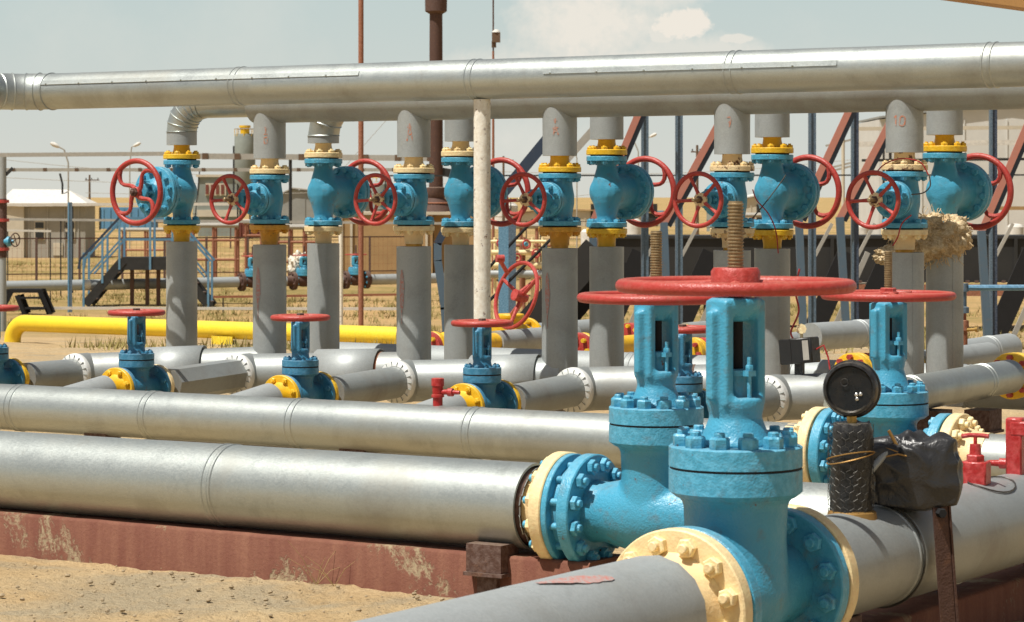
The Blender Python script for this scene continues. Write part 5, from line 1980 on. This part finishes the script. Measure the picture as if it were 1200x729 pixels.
# curved blue leg left of the white post
b = gat(515, 90)
root = thing('bent_leg', 'bent dark blue steel leg left of the white post', 'frame', b)
P_ = [at(536, 262, 90) - b, at(522, 268, 90) - b, at(513, 285, 90) - b, at(513, 305, 90) - b, at(521, 360, 90) - b, at(524, 400, 90) - b, at(525, 420, 90) - b]
for i in range(len(P_) - 1):
    MB().bar(P_[i], P_[i + 1] + (P_[i + 1] - P_[i]) * 0.04, 0.10, 0.10 + 0.001 * i, (1, 0, 0.2)).build('leg_piece', 'navy' if i < 2 else 'steel_blue', root)

# long dark skid tank
s = 56.0
b = gat(900, s)
root = thing('skid_tank', 'long dark grey steel skid with a rusty base beam behind the risers', 'tank', b)
zt = lambda py: EYE - (py - HZ) / s - b.z
xx = lambda px: (px - 900) / s
MB().box(((xx(720) + xx(1260)) / 2, 0.9, (zt(279) + zt(331)) / 2), xx(1260) - xx(720), 1.8, zt(279) - zt(331)).build('casing', 'tank_dark', root)
MB().box(((xx(716) + xx(1264)) / 2, 0.9, zt(278)), xx(1264) - xx(716), 1.9, 0.06).build('top_edge', 'dark_steel', root)
MB().box(((xx(740) + xx(1240)) / 2, -0.06, zt(340)), xx(1240) - xx(740), 0.16, 0.24).build('base_beam', 'rust', root)
for i in range(46):
    MB().box((xx(745 + i * 10.5), -0.05, zt(330)), 0.07, 0.10, 0.05).build('grating_tooth', 'dark_rust', root)
for px in (728, 770, 830, 915, 1060, 1125, 1235):
    MB().box((xx(px), 0.3, zt(345) / 2 - 0.1), 0.14, 0.2, zt(345) + 0.2).build('leg', 'black_steel', root)
for px in (720, 850, 975, 1100, 1190):
    MB().box((xx(px), -0.03, zt(305)), 0.07, 0.06, zt(279) - zt(331)).build('stiffener', 'tank_dark', root)
# rusty ground pipe under it
rack(760, 1240, 385, 385, 50, 0.16, 'rusty red pipe lying on the ground under the dark skid', mat='red', posts=())
# sloping dark stair side right of the red valve wheel
b = gat(640, 84)
root = thing('stair_flight', 'dark grey stair flight with thin handrails behind the red oval wheel', 'stair', b)
MB().bar(at(596, 408, 84) - b, at(700, 292, 84) - b, 0.05, 0.42).build('stringer', 'tank_dark', root)
MB().bar(at(628, 414, 84) - b + Vector((0, 0.9, 0)), at(725, 300, 84) - b + Vector((0, 0.9, 0)), 0.05, 0.42).build('stringer', 'black_steel', root)
for i in range(7):
    q_ = (at(606, 408, 84) * (1 - i / 6.5) + at(704, 298, 84) * (i / 6.5)) - b + Vector((0, 0.45, 0))
    MB().box(q_, 0.26, 0.9, 0.03).build('tread', 'dark_rust', root)
MB().cyl(at(574, 352, 84) - b, at(668, 258, 84) - b, 0.022, 8).build('handrail', 'black_steel', root)
MB().cyl(at(570, 318, 84) - b + Vector((0, 0.9, 0)), at(626, 258, 84) - b + Vector((0, 0.9, 0)), 0.022, 8).build('handrail', 'black_steel', root)
for px, ya_, yb_ in ((592, 334, 392), (640, 286, 340)):
    MB().cyl(at(px, ya_, 84) - b, at(px, yb_ + 15, 84) - b, 0.02, 6).build('rail_post', 'steel_blue', root)
MB().box(at(590, 320, 84) - b, 0.14, 0.08, 1.3).build('newel', 'rail_blue', root)

# pipe work on the pale shed
rack(1005, 1260, 151, 149, 30, 0.14, 'cream pipe along the top of the pale shed', mat='panel_cream', posts=(0.12, 0.99))
rack(1005, 1260, 169, 166, 29, 0.20, 'cream duct across the pale shed', mat='roof_white', posts=(0.15, 0.99))
rack(1010, 1260, 188, 186, 31, 0.10, 'dark pipe across the pale shed', mat='dark_steel', posts=(0.1, 0.99))
rack(1110, 1270, 244, 244, 27, 0.16, 'brown pipe low on the pale shed', mat='tan_wall', posts=(0.05, 0.9))
b = gat(988, 34)
root = thing('vent_column', 'slim cream column with cross bars left of the riser marked 10', 'column', b)
zt = lambda py: EYE - (py - HZ) / 34 - b.z
MB().cyl((0, 0, -0.2), (0, 0, zt(146)), 0.06, 10).build('shaft', 'panel_cream', root)
for py in (165, 192, 196):
    MB().bar((-0.6, 0, zt(py + 6)), (0.5, 0, zt(py - 3)), 0.06, 0.07).build('cross_bar', 'tray_grey', root)
for k, (px, y_) in enumerate(((1190, 262), (742, 256), (1010, 262), (690, 268))):
    b = gat(px, 40)
    zt = lambda py: EYE - (py - HZ) / 40 - b.z
    root = thing('storage_drum', ('small white tank at the right edge', 'small white tank left of the blue column', 'small white tank left of the riser marked 10', 'small white tank right of the red oval wheel')[k], 'tank', b)
    MB().lathe((0, 0, 0), UP, [(0.4, 0.24), (zt(y_ + 4), 0.24), (zt(y_ + 1), 0.18), (zt(y_), 0.05)], 18).build('shell', 'roof_white', root)
    MB().box((0, 0, 0.15), 0.4, 0.4, 0.6).build('stand', 'dark_steel', root)

# far manifold of small yellow pipes and red taps
s = 66
b = gat(606, s)
root = thing('manifold', 'cluttered small yellow pipe manifold with red taps right of the white post', 'manifold', b)
zt = lambda py: EYE - (py - HZ) / s - b.z
xx = lambda px: (px - 606) / s
for py, xa, xb, r_, m_ in ((283, 574, 640, 0.03, 'cream'), (296, 576, 632, 0.05, 'cream'), (311, 574, 640, 0.06, 'cream'), (321, 574, 650, 0.075, 'dull_zinc')):
    MB().cyl((xx(xa), 0, zt(py)), (xx(xb), 0, zt(py)), r_, 10).build('pipe_run', m_, root)
for px in (580, 592, 602, 614, 624, 636):
    MB().cyl((xx(px), 0.1, -0.1), (xx(px), 0.1, zt(278)), 0.028, 8).build('upright', 'rust' if px % 4 else 'cream', root)
for px, py in ((587, 285), (598, 283), (617, 286), (606, 302), (628, 297)):
    MB().torus((xx(px), -0.12, zt(py)), (0.4, -1, 0.1), 0.07, 0.018, 18, 6).build('tap_wheel', 'red', root)
    MB().lathe((xx(px), -0.1, zt(py)), (0.4, -1, 0.1), [(-0.12, 0.05), (0.02, 0.03)], 8).build('tap_body', 'blue' if px % 2 else 'red', root)

# yellow gate valve with big red wheel behind the risers
s = 150
c_ = at(598, 396, s)
root = thing('yellow_valve', 'yellow gate valve with large red oval looking handwheel behind the white post', 'valve', (c_.x, c_.y, ground(c_.y)))
b = Vector((c_.x, c_.y, ground(c_.y)))
c_ = c_ - b
yb_ = MB()
yb_.lathe(c_, D, [(-0.26, 0.06), (-0.2, 0.10), (-0.1, 0.12), (0.1, 0.12), (0.2, 0.1), (0.26, 0.06)], 24)
yb_.lathe(c_, UP, [(0, 0.09), (0.14, 0.08), (0.15, 0.11), (0.19, 0.11)], 24)
put('body', fuse(yb_, 0.012, 3, 'yellow_body'), 'yellow', root)
for t_ in (-0.26, 0.22):
    MB().disc(c_, D, t_, t_ + 0.035, 0.15, 32, 0.003).build('flange', 'yellow', root)
fb = MB()
for t_ in (-0.22, 0.18):
    for i in range(8):
        a_, b2_, w_ = frame(D)
        th = 2 * math.pi * i / 8 + 0.3
        fb.hexa(c_ + (a_ * math.cos(th) + b2_ * math.sin(th)) * 0.122, D, t_ - 0.03, t_ + 0.1, 0.018)
tag(fb.build('bolts', 'yellow', root), kind='stuff')
wa = Vector((-0.78, -0.55, 0.28)).normalized()
wc = at(605, 346, s * 1.03) - b
MB().torus(wc, wa, 0.255, 0.016, 48, 8).build('handwheel', 'red', root)
a_, b2_, w_ = frame(wa)
hubc = wc - wa * 0.03 + Vector((-0.10, 0, -0.04)) * 0
for i in range(3):
    th = 2 * math.pi * i / 3 + 0.55
    MB().cyl(wc - wa * 0.05, wc + (a_ * math.cos(th) + b2_ * math.sin(th)) * 0.255, 0.015, 8).build('spoke', 'red', root)
MB().lathe(wc, wa, [(-0.10, 0.03), (-0.03, 0.045), (0.02, 0.045)], 12).build('hub', 'red', root)
MB().cyl(wc - wa * 0.08, c_ + UP * 0.16, 0.022, 8).build('spindle', 'red', root)
MB().cyl(wc + (a_ * math.cos(2.4) + b2_ * math.sin(2.4)) * 0.25, at(586, 305, s * 1.03) - b, 0.017, 8).build('lever', 'red', root)
MB().cyl(wc, at(632, 325, s * 1.02) - b, 0.015, 8).build('lever', 'red', root)
MB().lathe(at(586, 303, s * 1.03) - b, (-1, -0.3, 0), [(-0.03, 0.03), (0.03, 0.03)], 10).build('lever_knob', 'red', root)
MB().cyl(c_ + D * 0.2, c_ + D * 1.2, 0.10, 20).build('pipe_stub', 'dull_zinc', root)
MB().box(Vector((0, 0, (c_.z) / 2 - 0.15)), 0.14, 0.14, c_.z + 0.1).build('stand', 'dark_steel', root)

# far line ends: red disc and yellow flange on a pipe
def line_end(px, py, s, label, r=0.125, striped=False):
    c_ = at(px, py, s)
    b = Vector((c_.x, c_.y, ground(c_.y)))
    c_ = c_ - b
    root = thing('flanged_joint', label, 'flange', b, 'yellow and red flanged joints beyond the risers')
    MB().lathe(c_, D, [(-0.07, r * 0.9), (-0.065, r), (-0.02, r), (-0.015, r * 0.9)], 28).build('red_disc', 'yellow' if striped else 'red', root)
    MB().disc(c_, D, 0.0, 0.045, r * 0.98, 28, 0.004).build('flange', 'yellow', root)
    MB().lathe(c_, D, [(0.04, r * 0.75), (0.16, r * 0.62), (0.20, r * 0.9), (0.24, r * 0.9), (0.25, r * 0.6), (0.9, r * 0.6)], 24).build('neck', 'yellow', root)
    fb = MB()
    a_, b2_, w_ = frame(D)
    for i in range(8):
        th = 2 * math.pi * i / 8
        fb.hexa(c_ + (a_ * math.cos(th) + b2_ * math.sin(th)) * r * 0.8, D, -0.10, 0.09, 0.017)
    if striped:
        for t_ in (0.06, 0.10, 0.14):
            MB().torus(c_ + D * t_, D, r * 0.80, 0.014, 28, 6).build('red_tape', 'red_gloss', root)
    tag(fb.build('bolts', 'yellow' if not striped else 'red', root), kind='stuff')
    MB().cyl(c_ + D * 0.85, c_ + D * 2.0, r * 0.72, 20).build('pipe_stub', 'dull_zinc', root)
    MB().box(c_ + D * 0.5 - UP * (c_.z / 2 + 0.15), 0.1, 0.12, c_.z + 0.0).build('stand', 'dark_steel', root)


line_end(505, 408, 160, 'red disc and yellow flange left of the white post, low behind a riser')
line_end(681, 410, 165, 'red disc and yellow flange between the two middle risers')
line_end(812, 414, 172, 'red and yellow flange seen between the two front valves', 0.11, True)
line_end(1003, 436, 200, 'yellow and red flange above the pressure gauge', 0.115, True)
line_end(1190, 440, 210, 'yellow and red flange at the right edge on the shiny branch', 0.13, True)
line_end(742, 396, 150, 'yellow flange behind the second big valve wheel', 0.12)

# small tap with brown body standing on a pipe at right
q = at(1129, 402, 175)
root = thing('sample_tap', 'small rusty sample tap with grey head between the riser and the blue legs', 'valve', q)
MB().lathe((0, 0, 0), UP, [(-0.08, 0.028), (0.08, 0.028), (0.085, 0.038), (0.15, 0.036), (0.155, 0.02), (0.21, 0.02)], 12).build('body', 'rust', root)
MB().lathe((0, 0, 0), UP, [(0.20, 0.038), (0.24, 0.038), (0.245, 0.022), (0.34, 0.022), (0.345, 0.034), (0.40, 0.034)], 10).build('head', 'steel_blue', root)
MB().cyl((0.03, -0.01, 0.37), (0.46, 0.02, 0.37), 0.02, 8).build('side_pipe', 'rail_blue', root)
MB().lathe((0.02, -0.02, 0.09), (1, -0.6, 0.1), [(0, 0.014), (0.06, 0.012), (0.062, 0.022), (0.08, 0.022)], 8).build('spout', 'brass', root)
for px0_, px1_, py0_, py1_, s0_, lab in ((1080, 1150, 422, 412, 176, 'plain grey pipe lying low between the right riser and the blue legs'), (905, 992, 398, 392, 168, 'plain grey pipe lying low behind the black box')):
    p0_, p1_ = at(px0_, py0_, s0_), at(px1_, py1_, s0_ * 0.96)
    b = base_of(p0_)
    root = thing('steel_pipe', lab, 'pipe', b)
    sections(root, p0_ + (p1_ - p0_) * 0.5, p1_ + (p1_ - p0_) * 0.5, 0.10, 0.6, 'dull_zinc', b, 28, cap0=True, cap1=True)

# tan beam of a loading gantry at the upper right corner, near the camera
s = 330
b = Vector((at(1420, 0, s).x, at(1420, 0, s).y, 0))
root = thing('gantry_beam', 'blurred orange tan beam crossing the top right corner', 'beam', b)
p0_, p1_ = at(1098, -3, s) - b, at(1440, 44, s) - b
MB().bar(p0_ + UP * 0.075, p1_ + UP * 0.075, 0.14, 0.15).build('beam', 'tan_beam', root)
MB().box((0, 0, p1_.z / 2 - 0.1), 0.16, 0.16, p1_.z + 0.3).build('post', 'tan_beam', root)

# a few dry weeds by the kerb
for k, px in enumerate((371, 392)):
    q = rowp((560, 299), px, 0.075)
    w = MB()
    for i in range(5):
        a = random.uniform(0, 6.28)
        hgt = random.uniform(0.06, 0.20)
        e_ = Vector((math.cos(a) * 0.12, math.sin(a) * 0.05, hgt))
        w.tube([(0, 0, 0), e_ * 0.5 + UP * 0.02, e_], [0.0013, 0.001, 0.0005], 4)
    o = w.build('dry_weed', 'dead_weed')
    o.location = q
    tag(o, ('dry weed against the red kerb, tallest one', 'dry weed beside the tallest weed')[k], 'weed', 'dry weeds along the kerb')

# pink chalk streaks on the grey pipes
def streak(c, ax, r, a0, length, w, label):
    """a chalk streak lying on a cylinder: c on its axis, ax along it, a0 the angle from straight up towards the camera"""
    ax = Vector(ax).normalized()
    side = ax.cross(UP).normalized()
    if side.y > 0:
        side = -side
    vs_ = []
    n = 14
    for i in range(n + 1):
        q_ = i / n
        ww = w * (0.35 + math.sin(q_ * math.pi) * 0.8) * (0.7 + 0.5 * noise.noise(Vector((q_ * 6, a0, 1))))
        a = a0 + 0.35 * (q_ - 0.5)
        for sg in (-1, 1):
            an = a + sg * ww / r
            vs_.append(ax * (length * (q_ - 0.5)) + (UP * math.cos(an) + side * math.sin(an)) * (r + 0.0015))
    o = MB().add(vs_, [(2 * i, 2 * i + 1, 2 * i + 3, 2 * i + 2) for i in range(n)]).build('chalk_streak', 'mark_pink')
    o.location = c
    return tag(o, label, 'paint mark', 'pink chalk streaks on pipes')


streak(v1c - D * 1.02, D, 0.1735, 0.28, 0.30, 0.030, 'pink chalk streak on the grey pipe at the bottom of the picture')
for i, (x, row, lab) in enumerate(((316, FRONT, 'pink patch on the leftmost front riser below its valve'), (485, FRONT, 'pink patch on the riser left of the white post'), (656, FRONT, 'pink patch on the riser right of the white post'))):
    c = rowp(row, x, 1.03)
    fac = Vector((-c.x, -c.y, 0)).normalized()
    rt = Vector((-fac.y, fac.x, 0))
    vs_ = []
    for k in range(13):
        q_ = k / 12
        ww = 0.020 * math.sin(math.pi * min(1, q_ * 1.3)) ** 0.7 * (0.8 + 0.5 * noise.noise(Vector((q_ * 7, i, 3)))) + 0.003
        for sg in (-1, 1):
            a = -0.75 + sg * ww / 0.11
            vs_.append((fac * math.cos(a) + rt * math.sin(a)) * 0.1115 + UP * (0.17 - 0.34 * q_))
    o = MB().add(vs_, [(2 * k, 2 * k + 1, 2 * k + 3, 2 * k + 2) for k in range(12)]).build('paint_patch', 'mark_pink')
    o.location = c
    tag(o, lab, 'paint mark', 'pink patches on the risers')


# ------------------------------------------------------------------ far plant clutter behind the left and middle valves
def drum_tank(px, s, r, ytop, mat, label, legs=True):
    b, zt, xx = zxy(px, s)
    root = thing('storage_tank', label, 'tank', b)
    h = zt(ytop)
    MB().lathe((0, 0, 0), UP, [(0.0, r), (h - r * 0.3, r), (h - r * 0.12, r * 0.8), (h, r * 0.25)], 24).build('shell', mat, root)
    for k in range(3):
        MB().torus((0, 0, h * (k + 0.6) / 3.4), UP, r + 0.01, 0.03, 24, 5).build('hoop', mat, root)
    MB().cyl((r * 0.5, -r * 0.9, 0), (r * 0.5, -r * 0.9, h * 1.12), 0.05, 8).build('vent_pipe', 'dark_steel', root)
    MB().torus((0, 0, h + 0.25), UP, r * 0.8, 0.025, 20, 5).build('railing', 'yellow', root)
    for k in range(6):
        a = k * math.pi / 3
        MB().cyl((r * 0.8 * math.cos(a), r * 0.8 * math.sin(a), h * 0.93), (r * 0.8 * math.cos(a), r * 0.8 * math.sin(a), h + 0.25), 0.02, 6).build('railing_post', 'yellow', root)


drum_tank(240, 14, 1.0, 226, 'tank_green', 'distant green grey tank left of the process building')
drum_tank(312, 13, 0.9, 216, 'panel_cream', 'distant cream tank right of the silo')
drum_tank(352, 12, 0.9, 238, 'shed_grey', 'distant low grey tank before the ribbed shed')
drum_tank(446, 15, 0.8, 212, 'tank_green', 'distant green grey tank right of the rusty pole')
drum_tank(590, 13, 1.3, 236, 'roof_white', 'distant white tank right of the white post')
drum_tank(842, 14, 1.0, 242, 'tank_green', 'distant grey tank behind the tall threaded stem')


def scaffold(px, s, w, ytop, n, label, mat='rust'):
    b, zt, xx = zxy(px, s)
    root = thing('pipe_trestle', label, 'trestle', b)
    h = zt(ytop)
    for i in range(n):
        x = w * (i / (n - 1) - 0.5)
        for y in (0, 0.8):
            MB().cyl((x, y, -0.2), (x, y, h), 0.05, 8).build('upright', mat, root)
        MB().cyl((x, 0, h * 0.9), (x, 0.8, h * 0.9), 0.035, 6).build('tie', mat, root)
    for z in (0.35, 0.7, 0.97):
        MB().cyl((-w / 2 - 0.1, 0, h * z), (w / 2 + 0.1, 0, h * z), 0.045 if z < 0.9 else 0.09, 8).build('ledger', mat if z < 0.9 else 'tray_grey', root)


scaffold(250, 33, 1.6, 262, 3, 'rusty pipe trestle on the sand below the silo')
scaffold(348, 34, 1.5, 264, 4, 'rusty pipe trestle seen between the two left risers')
scaffold(306, 30, 1.2, 258, 3, 'rusty pipe trestle behind the leftmost front riser')
scaffold(170, 26, 2.0, 268, 3, 'rusty pipe trestle behind the crossover stair')
scaffold(620, 40, 1.4, 262, 4, 'rusty pipe trestle behind the red oval wheel')
scaffold(874, 30, 1.8, 250, 4, 'rusty pipe trestle behind the right middle valves')
# heaps of spoil
for k, (px, s_, w_, h_) in enumerate(((270, 20, 2.4, 0.45), (395, 24, 1.8, 0.5), (205, 24, 1.6, 0.35), (320, 28, 1.4, 0.30), (120, 18, 3.0, 0.4))):
    b = gat(px, s_)
    vs_, fs_ = [], []
    n, m = 24, 7
    for j in range(m + 1):
        q_ = j / m
        for i in range(n):
            th = 2 * math.pi * i / n
            p_ = Vector((w_ * q_ * math.cos(th), w_ * 0.6 * q_ * math.sin(th), 0))
            hgt = h_ * (1 - q_ * q_) * (1 + 0.5 * noise.noise(p_ * 1.6 + Vector((k * 7, 0, 0)))) - 0.12
            vs_.append((p_.x, p_.y, hgt))
    for j in range(m):
        for i in range(n):
            l = (i + 1) % n
            fs_.append((j * n + i, (j + 1) * n + i, (j + 1) * n + l, j * n + l))
    o = MB().add(vs_, fs_).build('spoil_heap', 'sand', None, None)
    o.location = b
    tag(o, ('low heap of sand below the silo', 'heap of sand before the heater', 'small heap of sand right of the stair', 'small heap of sand between the left risers', 'wide low heap of sand behind the stair')[k], 'heap')
